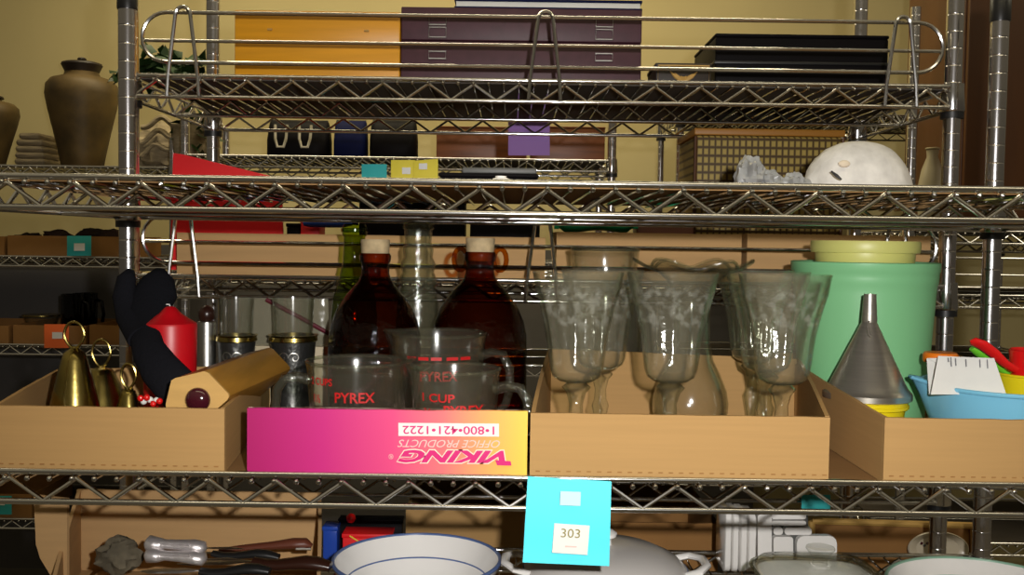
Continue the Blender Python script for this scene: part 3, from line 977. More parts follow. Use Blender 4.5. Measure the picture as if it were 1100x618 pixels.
# red scoop leaning: bowl + handle
def scoop(name, label, c, r, hpts, mat, cat):
    t = thing(name, label, cat, c)
    MB().ball(c, r, 20, 12, (1, 1, .8), lambda d: 1.0).build('scoop_head', mat, t, True)
    rad = [.004] + [.0052] * (len(hpts) - 2) + [.0095]
    MB().tube(dpts(hpts), rad, 12, flat=.6, up=(0, .4, 1)).build('handle', mat, t, True)
t = thing('measuring_scoop', 'red plastic scoop with long handle resting in the yellow cup', 'scoop', P(1105, 410, 1.15))
MB().lathe([(.016, -.024), (.020, -.021), (.0235, .012), (.0215, .014), (.016, -.018)], c=P(1107, 388, 1.15), seg=28).build('scoop_head', REDP, t, True)
MB().tube(dpts([(1092, 398, 1.138), (1080, 391, 1.140), (1068, 380, 1.142), (1056, 371, 1.144), (1046, 367, 1.146), (1042, 368, 1.147)]), [.006, .0060, .0075, .0085, .008, .004], 14, flat=.5, up=(0, .6, 1)).build('handle', REDP, t, True)
t = thing('measuring_scoop', 'lime green plastic scoop under the red scoop handle', 'scoop', P(1062, 400, 1.165))
MB().tube(dpts([(1092, 408, 1.166), (1078, 400, 1.166), (1066, 388, 1.166), (1053, 379, 1.166), (1044, 374, 1.166)]), [.004, .0045, .006, .0085, .005], 14, flat=.6, up=(0, .4, 1)).build('handle', LIME, t, True)
MB().ball(P(1098, 412, 1.176), .012, 16, 10, (1, 1, .7)).build('scoop_head', LIME, t, True)
# papers and orange lid in the bowl
t = thing('recipe_card', 'white printed paper slip standing in the blue bowl', 'paper', P(1040, 430, 1.125))
def slip(pts, Yf, mat, name, parent, th=.0006):
    N = 8
    rings = []
    for k in range(N + 1):
        f = k / N
        a = P(pts[0][0] + (pts[1][0] - pts[0][0]) * f, pts[0][1] + (pts[1][1] - pts[0][1]) * f, Yf + .003 * math.sin(PI * f))
        b = P(pts[3][0] + (pts[2][0] - pts[3][0]) * f, pts[3][1] + (pts[2][1] - pts[3][1]) * f, Yf - .022 + .004 * math.sin(PI * f))
        rings.append([tuple(a), tuple(a + Vector((0, th, 0))), tuple(b + Vector((0, th, 0))), tuple(b)])
    return MB().rings(rings).build(name, mat, parent, True)
slip([(1008, 382.5), (1068, 385), (1081, 424), (1000, 424)], 1.128, PAPER, 'sheet', t)
INKG = pm('grey_ink', (.22, .22, .24), .7)
mb = MB()
for cx, y0, y1 in ((1018, 384.5, 389), (1021, 384, 394), (1026, 385, 393), (1037, 386, 394), (1052, 386.5, 395), (1060, 386.5, 396)):
    a = P(cx, y0, 1.1245); b = P(cx + .5, y1, 1.1200)
    mb.prism([a, a + Vector((.0012, 0, 0)), b + Vector((.0012, 0, 0)), b], (0, .0002, 0))
mb.build('print_marks', INKG, t, True, False)
t = thing('envelope', 'white envelope behind the printed paper slip in the blue bowl', 'envelope', P(1015, 430, 1.14))
slip([(995.5, 385), (1042, 384), (1042, 424), (998, 424)], 1.152, PAPER, 'sheet', t)
q = [(997, 385.3), (1040, 384.5), (1016, 396)]
MB().prism([P(x, y, 1.150 - (y - 384) * .0006) for x, y in q], (0, -.0005, 0)).build('flap', PAPER, t, True, False)
pc3 = P(1010, 390, 1.185)
solo('jar_lid', MB().lathe([(.0, .0), (.019, .0), (.020, .002), (.020, .009), (.018, .0115), (.0, .012)], c=(pc3.x, pc3.y, P(1010, 389, 1.185).z), seg=28), pm('orange_plastic', (.85, .20, .01), .4), 'orange plastic lid peeping over the envelope', 'lid')

# ------------------------------------------------------------------ blue number note on the shelf edge
t = thing('number_note', 'bright blue note numbered 303 hanging from the lower shelf edge', 'note', P(610, 512, .998))
rows = []
N = 10
for k in range(N + 1):
    f = k / N
    yl, yr = 512 + (604.5 - 512) * f, 517.5 + (608.5 - 517.5) * f
    xl, xr = 567 + (561.5 - 567) * f, 656.8 + (654.5 - 656.8) * f
    Yd = .9965 - .006 * math.sin(PI * min(1, f * 1.2)) * .5 - .004 * f
    row = []
    for j in range(5):
        g = j / 4
        row.append(P(xl + (xr - xl) * g, yl + (yr - yl) * g, Yd - .0012 * math.sin(PI * g) - .003 * (g ** 3) * (1 - f)))
    rows.append(row)
def sheet(rows, th):
    nr, nc = len(rows), len(rows[0])
    front = [tuple(p) for r in rows for p in r]
    back = [tuple(Vector(p) + Vector((0, th, 0))) for p in front]
    n = nr * nc
    fs = []
    for i in range(nr - 1):
        for j in range(nc - 1):
            a = i * nc + j
            fs.append((a, a + nc, a + nc + 1, a + 1))
            fs.append((a + n, a + n + 1, a + n + nc + 1, a + n + nc))
    edge = [j for j in range(nc)] + [i * nc + nc - 1 for i in range(1, nr)] + [(nr - 1) * nc + j for j in range(nc - 2, -1, -1)] + [i * nc for i in range(nr - 2, 0, -1)]
    for k in range(len(edge)):
        a, b = edge[k], edge[(k + 1) % len(edge)]
        fs.append((a, b, b + n, a + n))
    return MB().add(front + back, fs)
sheet(rows, .0005).build('paper', CYAN, t, True)
Yn = .9865
def skew(x0, y0, x1, y1, Y, lean, dy):
    def fn(u, v):
        return P(x0 + (x1 - x0) * u + lean * (1 - v), y1 + (y0 - y1) * v + dy * u, Y)
    return fn
lb1 = sticker('number_label', skew(595.5, 562.5, 633.5, 594, Yn, -2.5, 2.5), PAPER, t)
lettering('lettering', '303', skew(603, 568, 623.5, 577.5, Yn - .0004, -.6, 1), INK, t)
sticker('print_line', skew(607, 586.5, 619.5, 588, Yn - .0004, -.2, .5), WPRINT, t, .0002)
sticker('blank_label', skew(602, 528, 624, 543, Yn, -.6, .8), pm('faded_label', (.55, .78, .82), .7), t)

# ------------------------------------------------------------------ bottom shelf
ZBD = ZB - .0045
def bowl(px, Y, R, yrim, label, rim, ring=True):
    p = P(px, 600, Y)
    h = P(px, yrim, Y - R).z if False else None
    zr = P(px, yrim, Y).z - ZBD
    t = thing('white_bowl', label, 'bowl', (p.x, Y, ZBD + .0003))
    thick_lathe([(R * .45, 0), (R * .48, .004), (R * .62, .008), (R * .80, zr * .45), (R * .92, zr * .75), (R * .99, zr)], .004, 64).build('body', WHITE, t)
    MB().tube([(R * .975 * math.cos(2 * PI * k / 64), R * .975 * math.sin(2 * PI * k / 64), zr) for k in range(64)], .0024, 8, closed=True).build('rim', rim, t, label='thin coloured rim line')
    if ring:
        MB().tube([(R * .833 * math.cos(2 * PI * k / 64), R * .833 * math.sin(2 * PI * k / 64), zr * .62) for k in range(64)], .0011, 6, closed=True).build('inner_line', rim, t)
    return t
bowl(448, 1.205, .1045, 601, 'wide white bowl with thin blue rim on the bottom shelf', BLUERIM)
GREENRIM = pm('green_rim', (.25, .45, .33), .3)
bowl(1062, 1.190, .118, 632, 'white dish with pale green rim at the right of the bottom shelf', GREENRIM)

# casserole
Y = 1.185
p = P(650, 600, Y)
t = thing('casserole_dish', 'white lidded casserole with side handles behind the blue note', 'casserole', (p.x, Y, ZBD + .0003))
R = .098
zr = P(650, 612, Y).z - ZBD
MB().lathe([(R * .75, 0), (R * .85, .004), (R * .95, zr * .5), (R * .98, zr - .002), (R * .94, zr - .001)], seg=56).build('dish', WHITE, t)
ztop = P(650, 585, Y).z - ZBD
def lid(a, r, z): return r, z
MB().lathe([(R * .95, zr), (R * 1.0, zr + .001), (R * 1.0, zr + .004), (R * .90, zr + (ztop - zr) * .45), (R * .68, zr + (ztop - zr) * .78), (R * .35, zr + (ztop - zr) * .96), (.001, ztop)], seg=56).build('lid', pm('grey_white_glaze', (.60, .57, .54), .2), t)
MB().lathe([(.008, ztop - .001), (.007, ztop + .006), (.013, ztop + .010), (.014, ztop + .014), (.008, ztop + .018), (.0, ztop + .019)], seg=24).build('lid_knob', WHITE, t)
for s in (-1, 1):
    pts = [(s * R * .93, -.034, zr + .004), (s * (R + .010), -.032, zr + .008), (s * (R + .022), -.014, zr + .010), (s * (R + .022), .014, zr + .010), (s * (R + .010), .032, zr + .008), (s * R * .93, .034, zr + .004)]
    MB().tube(pts, [.006, .006, .0055, .0055, .006, .006], 10, flat=.7).build('handle', WHITE, t)
MB().tube([(R * 1.005 * math.cos(2 * PI * k / 56), R * 1.005 * math.sin(2 * PI * k / 56), zr + .0028) for k in range(56)], .0009, 6, closed=True).build('rim_line', BLUERIM, t, label='thin blue line')

# glass lidded dish
Y = 1.150
p = P(881, 600, Y)
t = thing('baking_dish', 'white baking dish with clear glass lid and glass knob', 'baking dish', (p.x, Y, ZBD + .0003))
zr = P(881, 622, Y).z - ZBD
def sq(a, r, z):
    c, s = abs(math.cos(a)), abs(math.sin(a))
    return r / (c ** 4 + s ** 4) ** .25 * .93, z
R = .077
thick_lathe([(R * .8, 0), (R * .86, .004), (R * .95, zr * .6), (R * .97, zr)], .004, 64, sq).build('dish', WHITE, t)
zt = P(881, 606, Y).z - ZBD
MB().lathe([(R * .98, zr + .0006), (R * 1.02, zr + .002), (R * 1.0, zr + .005), (R * .90, zt - .006), (R * .6, zt - .001), (.012, zt), (.012, zt - .003), (R * .58, zt - .004), (R * .88, zt - .009), (R * .95, zr + .003)], seg=64, fn=sq, cap0=False, cap1=False).build('glass_lid', LIDG, t)
MB().tube([(sq(2 * PI * k / 64, R * 1.01, 0)[0] * math.cos(2 * PI * k / 64), sq(2 * PI * k / 64, R * 1.01, 0)[0] * math.sin(2 * PI * k / 64), zr + .003) for k in range(64)], .0024, 8, closed=True).build('lid_rim', THICKG, t)
zk = P(881, 588, Y).z - ZBD
MB().lathe([(.009, zt - .001), (.008, zt + .003), (.0085, zt + .006), (.015, zk - .004), (.0168, zk - .002), (.016, zk), (.0, zk - .001)], seg=28).build('glass_knob', LIDG, t)

# white plates on edge
PLY = 1.375
for i, (x0, w, yt) in enumerate(((779, 8, 549), (787.5, 7.5, 550), (796, 8, 551), (804.5, 9, 553))):
    a, b = xat(x0, PLY, 560), xat(x0 + w, PLY, 560)
    zt = P(x0, yt, PLY).z
    mb = MB()
    rings = []
    # a rounded square plate standing on its edge, facing sideways
    L, zb = .10, ZBD + .0004
    for xx, ins in ((a, .002), (a + .0012, 0), (b - .0022, 0), (b - .001, .002)):
        ring = []
        y0, y1, z0, z1 = PLY - .002 + ins, PLY + .06 - ins, zb + ins, zt - ins
        rr = .012
        for cy, cz, a0 in ((y1 - rr, z1 - rr, 0), (y0 + rr, z1 - rr, 90), (y0 + rr, z0 + rr, 180), (y1 - rr, z0 + rr, 270)):
            for k in range(5):
                an = math.radians(a0 + 22.5 * k)
                ring.append((xx, cy + rr * math.cos(an), cz + rr * math.sin(an)))
        rings.append(ring)
    mb.rings(rings)
    solo('square_plate', mb, WHITE, ('first white square plate on edge, leftmost of the upright stack', 'second white square plate on edge from the left of the stack', 'third white square plate on edge from the left of the stack', 'fourth white square plate on edge, beside the white slotted tray')[i], 'plate', 'white square plates standing on edge')
t = thing('slotted_tray', 'white plastic tray with slots standing behind the glass lid', 'tray', P(845, 615, 1.40))
def slab(x0, y0, x1, y1, Y, th, mat, name, parent, rr=3):
    pts = []
    for cx, cy, a0 in ((x1 - rr, y0 + rr, 0), (x0 + rr, y0 + rr, 90), (x0 + rr, y1 - rr, 180), (x1 - rr, y1 - rr, 270)):
        for k in range(4):
            a = math.radians(a0 + 30 * k)
            pts.append(P(cx + rr * math.cos(a), cy - rr * math.sin(a), Y))
    return MB().prism(pts, (0, th, 0)).build(name, mat, parent, True, True, 30)
slab(814, 552, 868, 612, 1.402, .012, GREY, 'back', t)
slab(814, 553, 829, 612, 1.392, .010, WHITE, 'divider', t)
slab(831, 577, 852, 612, 1.392, .010, WHITE, 'divider', t)
slab(831, 567, 841, 575, 1.392, .010, WHITE, 'divider', t)
slab(843, 567, 872, 575, 1.392, .010, WHITE, 'divider', t)
slab(856, 576, 899, 612, 1.392, .010, WHITE, 'divider', t, 8)
slab(829, 552, 866, 558, 1.392, .010, WHITE, 'divider', t, 2)
slab(829, 560, 866, 565, 1.392, .010, WHITE, 'divider', t, 2)

# cardboard box with cutlery
Y1 = 1.34
zb = ZBD
bx0, bx1 = xat(84, Y1, 570), xat(345, Y1, 570)
root, parts = tray('cutlery_box', 'tall open cardboard box of knives at the left of the bottom shelf',
     [(xat(48, 1.10, 600), 1.10), (xat(343, 1.10, 600), 1.10), (bx1, Y1), (bx0, Y1)], zb, [.045, .045, .115, .115], CARD2)
fl = [(72, 536), (36, 532), (38.5, 585), (43, 600), (54, 618), (62, 640), (72, 640)]
MB().prism([P(x, y, 1.20) for x, y in fl], (.001, .004, 0)).build('corner_flap', CARD2, root, True)
zin = zb + .0055
def knife(label, a, b, c, d, hm, r=.0085, blade=True, name='table_knife', hm_name='handle', flat_=.6, cat='knife', group='dark handled knives in the cutlery box', bl=None):
    """a..b handle, c..d blade in pixels with depth"""
    t = thing(name, label, cat, P(*a), 0, group)
    A, B = P(*a), P(*b)
    pts = [A.lerp(B, k / 6) + Vector((0, 0, .003 * math.sin(k))) for k in range(7)]
    MB().tube(pts, [r * .7, r, r * 1.05, r * .9, r * .85, r * .8, r * .7], 12, flat=flat_).build('handle', hm, t, True, angle=70)
    if blade:
        C_, D_ = P(*c), P(*d)
        MB().tube([C_, C_.lerp(D_, .3), C_.lerp(D_, .8), D_], [.003, .010, .009, .001], 8, flat=.14).build('blade', STEEL, t, True)
    return t
knife('dark wooden knife handle with rounded butt, rightmost in the cutlery box', (355, 609, 1.155), (272, 603, 1.165), (272, 603, 1.165), (190, 606, 1.17), DKWOOD, .0125)
knife('black handled knife lying under the ornate silver handle', (290, 614, 1.135), (215, 613, 1.14), (215, 613, 1.14), (150, 614, 1.145), BLACKP, .0095)
knife('black handled knife behind, reaching from the silver handle to the right', (300, 599, 1.20), (228, 594, 1.205), (228, 594, 1.205), (165, 596, 1.21), BLACKP, .0085)
t = thing('knife_sheath', 'red brown leather knife sheath against the back of the cutlery box', 'sheath', P(290, 590, 1.24))
MB().tube(dpts([(236, 592, 1.245), (262, 589, 1.245), (290, 586.5, 1.245), (315, 584, 1.245), (328, 584, 1.245), (335, 587, 1.245)]), [.005, .006, .007, .0095, .0095, .004], 12, flat=.7).build('body', REDBR, t, True)
MB().tube(dpts([(318, 590, 1.236), (334, 590, 1.236)]), .002, 8).build('stitched_edge', STEEL, t, True)
for i, (dy, lb) in enumerate(((-2, 'upper ornate silver knife handle in the cutlery box'), (10, 'lower ornate silver knife handle with bulbous end in the cutlery box'))):
    t = thing('silver_knife', lb, 'knife', P(186, 597 + dy, 1.16), 0, 'ornate silver knives in the cutlery box')
    Yk = 1.165 - .012 * i
    MB().tube(dpts([(156, 586 + dy, Yk), (160, 586 + dy, Yk), (170, 587 + dy, Yk), (178, 587 + dy, Yk), (194, 588 + dy, Yk), (208, 589 + dy, Yk), (219, 591 + dy, Yk), (222, 591.5 + dy, Yk)]), [.005, .0125, .0105, .0075, .0085, .0105, .0100, .003], 16, flat=.75).build('handle', SILVER, t, True, angle=70)
    for k in range(3):
        MB().tube(dpts([(172, 584.5 + dy + 2.4 * k, Yk - .0085), (186, 585.5 + dy + 2.4 * k, Yk - .0075), (204, 586 + dy + 2.4 * k, Yk - .0095)]), .0011, 6).build('chased_ridge', SILVER, t, True)
    MB().tube(dpts([(222, 591 + dy, Yk), (245, 591 + dy, Yk), (262, 592 + dy, Yk)]), [.002, .004, .001], 8, flat=.3).build('blade', STEEL, t, True)
def lump(c, r, sc, sc2=6, amp=.35, seg=24, rings=16):
    def fn(d):
        return 1 + amp * noise.noise(d * sc2 * .4 + Vector((c[0] * 9, c[1] * 7, 1))) + amp * .5 * noise.noise(d * sc2 + Vector((3, 1, c[2])))
    return MB().ball(c, r, seg, rings, sc, fn)
solo('cloth_bundle', lump(P(128, 597, 1.20), .028, (1.0, .7, .75), 5, .35), GREYCL, 'crumpled grey cloth bundle left of the silver knives', 'cloth')

# small packs behind
def carton(name, label, px0, py0, px1, Y, z0, depth, mat, cat='box', group=None, extras=None, bev=.0012):
    a, b = P(px0, py0, Y), P(px1, py0, Y)
    t = thing(name, label, cat, ((a.x + b.x) / 2, Y + depth / 2, z0), 0, group)
    w = (b.x - a.x) / 2
    h = (a.z + b.z) / 2 - z0
    MB().box(-w, w, -depth / 2, depth / 2, .0003, h - .006, bev).build('body', mat, t)
    MB().box(-w - .0012, w + .0012, -depth / 2 - .0012, depth / 2 + .0012, h - .0058, h, bev).build('lid', mat, t)
    if extras: extras(t, w, h, depth)
    return t
def chevron(t, w, h, d):
    MB().tube([(-w * .7, -d / 2 - .002, h * .95), (-w * .2, -d / 2 - .002, h * .72), (-w * .6, -d / 2 - .002, h * .45)], .0012, 6).build('yellow_mark', YELLOWP, t)
carton('red_carton', 'red carton with a yellow mark behind the white bowl', 368, 574, 420, 1.385, ZBD, .035, REDB, extras=chevron)
carton('booklet', 'blue backed booklet standing right of the cutlery box', 347, 566, 362, 1.40, ZBD, .03, BLUEB, cat='book')
carton('black_box', 'black box standing behind the red carton on the bottom shelf', 364, 558, 432, 1.425, ZBD, .02, BLACKL)
solo('red_ball', MB().ball(P(377, 557, 1.418), .007, 14, 10), REDP, 'small red ball resting on the black box', 'ball')
def brownbox(label, px0, py0, px1, Y, z0, depth, mat=CARDD):
    a, b = P(px0, py0, Y), P(px1, py0, Y)
    h = (a.z + b.z) / 2 - z0
    return tray('cardboard_box', label, [(a.x, Y), (b.x, Y), (b.x, Y + depth), (a.x, Y + depth)], z0, [h] * 4, mat)
Z2DD = deck(Z2D)
brownbox('cardboard box on the low rear shelf behind the white bowl', 436, 549, 596, 1.56, Z2DD, .25, CARD)
brownbox('cardboard box on the low rear shelf behind the casserole', 612, 562, 772, 1.56, Z2DD, .25, CARDD)
# framed tray and plate
t = thing('serving_tray', 'gold framed serving tray standing on the low rear shelf at right', 'tray', P(955, 610, 1.72))
for a, b in (((872, 560), (1046, 565)), ((872, 625), (1046, 632))):
    MB().tube([P(a[0], a[1], 1.74), P(b[0], b[1], 1.74)], .006, 8).build('frame', GOLDT, t, True)
for a, b in (((872, 560), (872, 625)), ((1046, 565), (1046, 632))):
    MB().tube([P(a[0], a[1], 1.74), P(b[0], b[1], 1.74)], .006, 8).build('frame', GOLDT, t, True)
MB().prism([P(x, y, 1.745) for x, y in ((874, 561), (874, 624), (1044, 631), (1044, 566))], (0, .004, 0)).build('panel', CARDD, t, True, False)
t = thing('flower_plate', 'oval cream plate with flower decoration leaning on the framed tray', 'plate', P(1008, 600, 1.70))
mb = MB()
c = P(1008, 590, 1.70)
rings = []
for r, dy in ((1, .0), (.97, -.003), (.72, .002), (.70, .003), (.001, .003)):
    rings.append([(c.x + .053 * r * math.cos(2 * PI * k / 36), c.y + dy + .12 * (.030 * r * math.sin(2 * PI * k / 36)), c.z + .030 * r * math.sin(2 * PI * k / 36)) for k in range(36)])
mb.rings(rings, False, True).build('dish', pm('cream_glaze', (.55, .48, .36), .25), t, True)
for k in range(5):
    q = P(990 + k * 3.2, 584 + (k % 2) * 2, 1.692)
    MB().ball(q, .0028, 8, 6, (1, .3, 1)).build('flower', (DARKR, GREY)[k % 2], t, True)

# ------------------------------------------------------------------ notes
def note(label, px0, py0, px1, py1, Y, mat, labels=(), tilt=0, group='paper number notes hung on the shelves', name='number_note'):
    c = P((px0 + px1) / 2, py1, Y)
    t = thing(name, label, 'note', c, 0, group)
    rows = []
    for k in range(6):
        f = k / 5
        rows.append([P(px0 + (px1 - px0) * g, py0 + (py1 - py0) * f + tilt * g, Y - .004 * math.sin(PI * f) - .003 * math.sin(PI * g)) for g in (0, .25, .5, .75, 1)])
    sheet(rows, .0006).build('paper', mat, t, True)
    for (a, b, cc, d) in labels:
        MB().prism([P(a, b, Y - .009), P(a, d, Y - .009), P(cc, d, Y - .009), P(cc, b, Y - .009)], (0, .0005, 0)).build('label_patch', PAPER, t, True, False)
    return t
note('teal note with pale label on the urn shelf tray at left', 72, 253.5, 98, 275, 3.19, TEAL, [(79.5, 261.5, 91, 269.5)])
note('orange note with pale label just left of the largest bell', 47.5, 348.5, 74, 374, 3.19, ORANGEP, [(56, 357, 67, 364)])
note('teal note cut by the left frame edge below the lower shelf', -10, 533, 12.5, 553, 3.19, TEAL, [(-4, 536, 5, 543)])
note('purple note hanging below the rear edge of the upper railed shelf', 546, 131, 590.5, 167, 1.966, PURPLEP)
note('teal green note at lower right behind the lower shelf edge', 861, 532, 892, 553, 1.492, TEAL)

# ------------------------------------------------------------------ upper shelf of the nearest unit
ZUD = deck(ZU)
c = P(924, 200, 1.24)
def dome(d):
    e = 1 + .012 * noise.noise(d * 9) 
    if d.x < -.2: e += .05 * noise.noise(d * 14)
    return e
mb = MB()
R = .0685
zc = ZUD - .004
rings = []
for i in range(13):
    f = i / 12
    rad = R * math.cos(f * PI / 2) ** .85 if i < 12 else .001
    zz = .074 * math.sin(f * PI / 2)
    ring = []
    for k in range(48):
        a = 2 * PI * k / 48
        q = 1 + .05 * noise.noise(Vector((math.cos(a) * 4, math.sin(a) * 4, f * 5))) + (.07 * noise.noise(Vector((math.cos(a) * 9, math.sin(a) * 9, f * 9))) if math.cos(a) < -.3 else 0)
        ring.append((c.x + rad * q * math.cos(a), 1.25 + rad * q * .75 * math.sin(a), ZUD + .0006 + zz))
    rings.append(ring)
t = thing('fleece_hat', 'white speckled fleecy dome at right on the upper shelf', 'hat', (c.x, 1.25, ZUD + .0006))
mb.rings(rings).build('dome', FLEECE, t, True, angle=80)
MB().tube(dpts([(893, 184, 1.19), (899, 189, 1.186), (904, 193, 1.185)]), [.001, .002, .001], 6).build('dark_mark', BLACKP, t, True)
MB().ball(P(907, 176, 1.2075), .0055, 12, 8, (1.3, .5, .8)).build('tan_patch', pm('tan_patch', (.70, .60, .46), .9), t, True)
for i, (px, py, r, sc, lb) in enumerate(((806, 186, .026, (.75, .8, 1.0), 'taller crumpled grey film lump left of the white fleecy dome'), (824, 191, .024, (.9, .8, .75), 'low crumpled grey film lump beside the taller one'), (853, 191, .022, (.85, .8, .75), 'small crumpled film lump touching the white fleecy dome'))):
    q = P(px, py, 1.24)
    solo('film_lump', lump((q.x, q.y, ZUD + r * sc[2] * .92), r, sc, 6, .42, 30, 20), CRUMP, lb, 'film', 'crumpled film lumps on the upper shelf')
# black appliance and white bowl
def lidx(t, w, h, d):
    MB().box(-w * .55, w * .98, -d / 2 + .01, d / 2 - .01, h, h + .008, .002).build('top_panel', GREY, t)
carton('black_case', 'flat black case with grey top in the centre of the upper shelf', 472, 186, 578, 1.30, ZUD, .10, BLACKL, cat='case', extras=lidx, bev=.003)
q = P(538, 200, 1.17)
t = thing('white_cup', 'small white cup upside down before the flat black case', 'cup', (q.x, 1.17, ZUD + .0003))
MB().lathe([(.0150, 0), (.0152, .001), (.0140, .010), (.0105, .016), (.006, .018), (.0, .0183)], seg=28).build('body', WHITE, t)
MB().lathe([(.0062, .0178), (.0068, .0195), (.0055, .0195), (.005, .018)], seg=20).build('foot_ring', WHITE, t)

# ------------------------------------------------------------------ second shelf of the railed unit: trays and what stands in them
ZSD = deck(Z2S)
YT = 1.560
def low_tray(label, px0, px1, ytop, Y=YT, depth=.16, mat=CARD2):
    a, b = P(px0, ytop, Y), P(px1, ytop, Y)
    h = (a.z + b.z) / 2 - ZSD
    return tray('cardboard_tray', label, [(a.x, Y), (b.x, Y), (b.x, Y + depth), (a.x, Y + depth)], ZSD, [h] * 4, mat)
low_tray('long cardboard tray behind the rail, left of the amber jugs', 190, 586, 253)
low_tray('cardboard tray behind the rail, above the goblets', 598, 797, 251)
low_tray('cardboard tray behind the rail, left of the yellow tub', 803, 1000, 253)
ZT = ZSD + .0057
t = thing('red_folder', 'bright red wedge shaped folder standing in the long tray', 'folder', P(235, 250, 1.62))
pl = [(186, 164.5), (197, 166), (302, 192), (305, 290), (182, 290)]
MB().prism([P(x, y, 1.60) for x, y in pl], (.0, .006, 0)).build('front_cover', REDB, t, True, False)
MB().prism([P(x, y, 1.612) for x, y in pl], (.0, .006, 0)).build('back_cover', REDB, t, True, False)
MB().prism([P(x, y, 1.6065) for x, y in ((188, 168), (300, 195), (303, 289), (185, 289))], (.0, .005, 0)).build('pages', PAPER, t, True, False)
def stuffbox(name, label, px0, px1, ytop, mat, cat, Y=1.585, depth=.05):
    return carton(name, label, px0, ytop, px1, Y, ZT, depth, mat, cat)
stuffbox('black_pouch', 'dark box in the long tray right of the red folder', 308, 322, 240, BLACKL, 'box')
stuffbox('red_packet', 'red packet in the long tray beside a blue bottle', 323, 343, 236, REDB, 'packet')
t = thing('blue_bottle', 'blue plastic bottle lying across the long tray', 'bottle', P(355, 243, 1.585))
MB().tube(dpts([(326, 240, 1.566), (332, 239, 1.566), (352, 238.5, 1.566), (368, 238.5, 1.566), (379, 239, 1.566)]), [.004, .0075, .009, .009, .005], 16).build('body', BLUEB, t, True)
MB().tube(dpts([(379, 239, 1.566), (385, 239.5, 1.566)]), .004, 12).build('cap', NAVY, t, True)
stuffbox('black_case', 'black upright case behind the cyan and yellow notes', 386, 500, 193, BLACKL, 'case', 1.65, .05)
note('small cyan note left of the yellow note above the upper shelf', 388.5, 176.5, 415.5, 215, 1.64, TEAL)
note('yellow note with two pale labels above the upper shelf', 420, 172, 446, 215, 1.64, YELLOWP, [(432, 180, 441, 187)])
note('second yellow note overlapping, right of the other yellow note', 444, 173, 470.5, 215, 1.634, YELLOWP, [(450, 175.5, 459, 182)], tilt=-2.5)
stuffbox('black_box', 'black box in the long tray behind the right amber jug', 505, 580, 238, BLACKL, 'box')
t = thing('green_packet', 'shiny emerald green packet in the tray above the goblets', 'packet', P(640, 250, 1.58))
rings = []
for k in range(13):
    f = k / 12
    q = P(600 + 80 * f, 240.5, 1.585)
    hh = (.0125 + .002 * math.sin(9 * f)) * (1 if 0 < k < 12 else .5)
    rings.append([(q.x, q.y + .016 * math.cos(2 * PI * j / 12), q.z + hh * math.sin(2 * PI * j / 12)) for j in range(12)])
MB().rings(rings).build('wrapper', EMER, t, True)
for s in (0, 1):
    q = P(598 + 84 * s, 242, 1.585)
    MB().box(q.x - .004, q.x + .004, q.y - .012, q.y + .012, q.z - .006, q.z + .006, .001).build('crimped_end', EMER, t, True)
stuffbox('amber_packet', 'brown packet right of the emerald green packet', 684, 745, 240, REDBR, 'packet')

# wicker hamper
Yh = 1.745
a, b = P(748, 150, Yh), P(905, 150, Yh)
t = thing('wicker_hamper', 'dark yellow woven wicker hamper with orange wooden lid edge', 'hamper', ((a.x + b.x) / 2, Yh + .09, ZSD + .0003))
w = (b.x - a.x) / 2
h = P(825, 146, Yh).z - ZSD
MB().box(-w, w, -.09, .09, 0, h - .001, .004).build('body', WICK, t)
hl = P(825, 139, Yh).z - ZSD
MB().box(-w - .004, w + .004, -.094, .094, h - .0005, hl, .002).build('lid', pm('orange_lid_wood', (.40, .17, .02), .5), t)
for s in (-1, 1):
    MB().tube([(s * (w + .001), -.091, .002), (s * (w + .001), -.091, h - .003)], .003, 8).build('corner_post', WOODB, t)

# ------------------------------------------------------------------ top shelf of the railed unit
ZTD = deck(Z2T)
Yc = 1.66
def wood_case(label, px0, px1, ytop, Y, depth, mat, name, cat, nclasp=(), banded=False):
    a, b = P(px0, ytop, Y), P(px1, ytop, Y)
    t = thing(name, label, cat, ((a.x + b.x) / 2, Y + depth / 2, ZTD + .0003))
    w = (b.x - a.x) / 2
    h = (a.z + b.z) / 2 - ZTD
    MB().box(-w, w, -depth / 2, depth / 2, 0, h * .62, .002).build('body', mat, t)
    MB().box(-w, w, -depth / 2, depth / 2, h * .63, h, .002).build('lid', mat, t)
    for px in nclasp:
        x = P(px, 40, Y).x - t.location.x
        for z0, z1 in ((.80, .90), (.66, .77), (.42, .50)):
            pts = [(x - .014, 0, h * z0), (x + .014, 0, h * z0), (x + .014, 0, h * z1), (x - .014, 0, h * z1)]
            MB().tube([(p[0], -depth / 2 - .002, p[2]) for p in pts], .0014, 6, closed=True).build('clasp', STEEL, t)
    if banded:
        for px in (290, 394):
            x = P(px, 27, Y).x - t.location.x
            MB().tube([(x - .004, -depth / 2 - .001, h * .77), (x + .004, -depth / 2 - .001, h * .77)], .002, 6).build('hinge', GOLDT, t)
    return t
wood_case('orange wooden case beside the maroon case on the top shelf', 252, 430, 12, Yc, .20, ORANGEW, 'wooden_case', 'case', (), True)
mc = wood_case('maroon case with two metal clasp sets on the top shelf', 431, 690, 9, Yc, .20, MAROON, 'maroon_case', 'case', (470, 649))
zm = P(560, 9, Yc).z
a, b = P(488, 5, Yc + .01), P(690, 5, Yc + .01)
t = thing('navy_folder', 'navy blue folder lying on top of the maroon case', 'folder', ((a.x + b.x) / 2, Yc + .1, mc.location.z + (P(431, 9, Yc).z + P(690, 9, Yc).z) / 2 - ZTD + .0003))
MB().box(-(b.x - a.x) / 2, (b.x - a.x) / 2, -.09, .09, 0, .004, .0005).build('cover', NAVY, t)
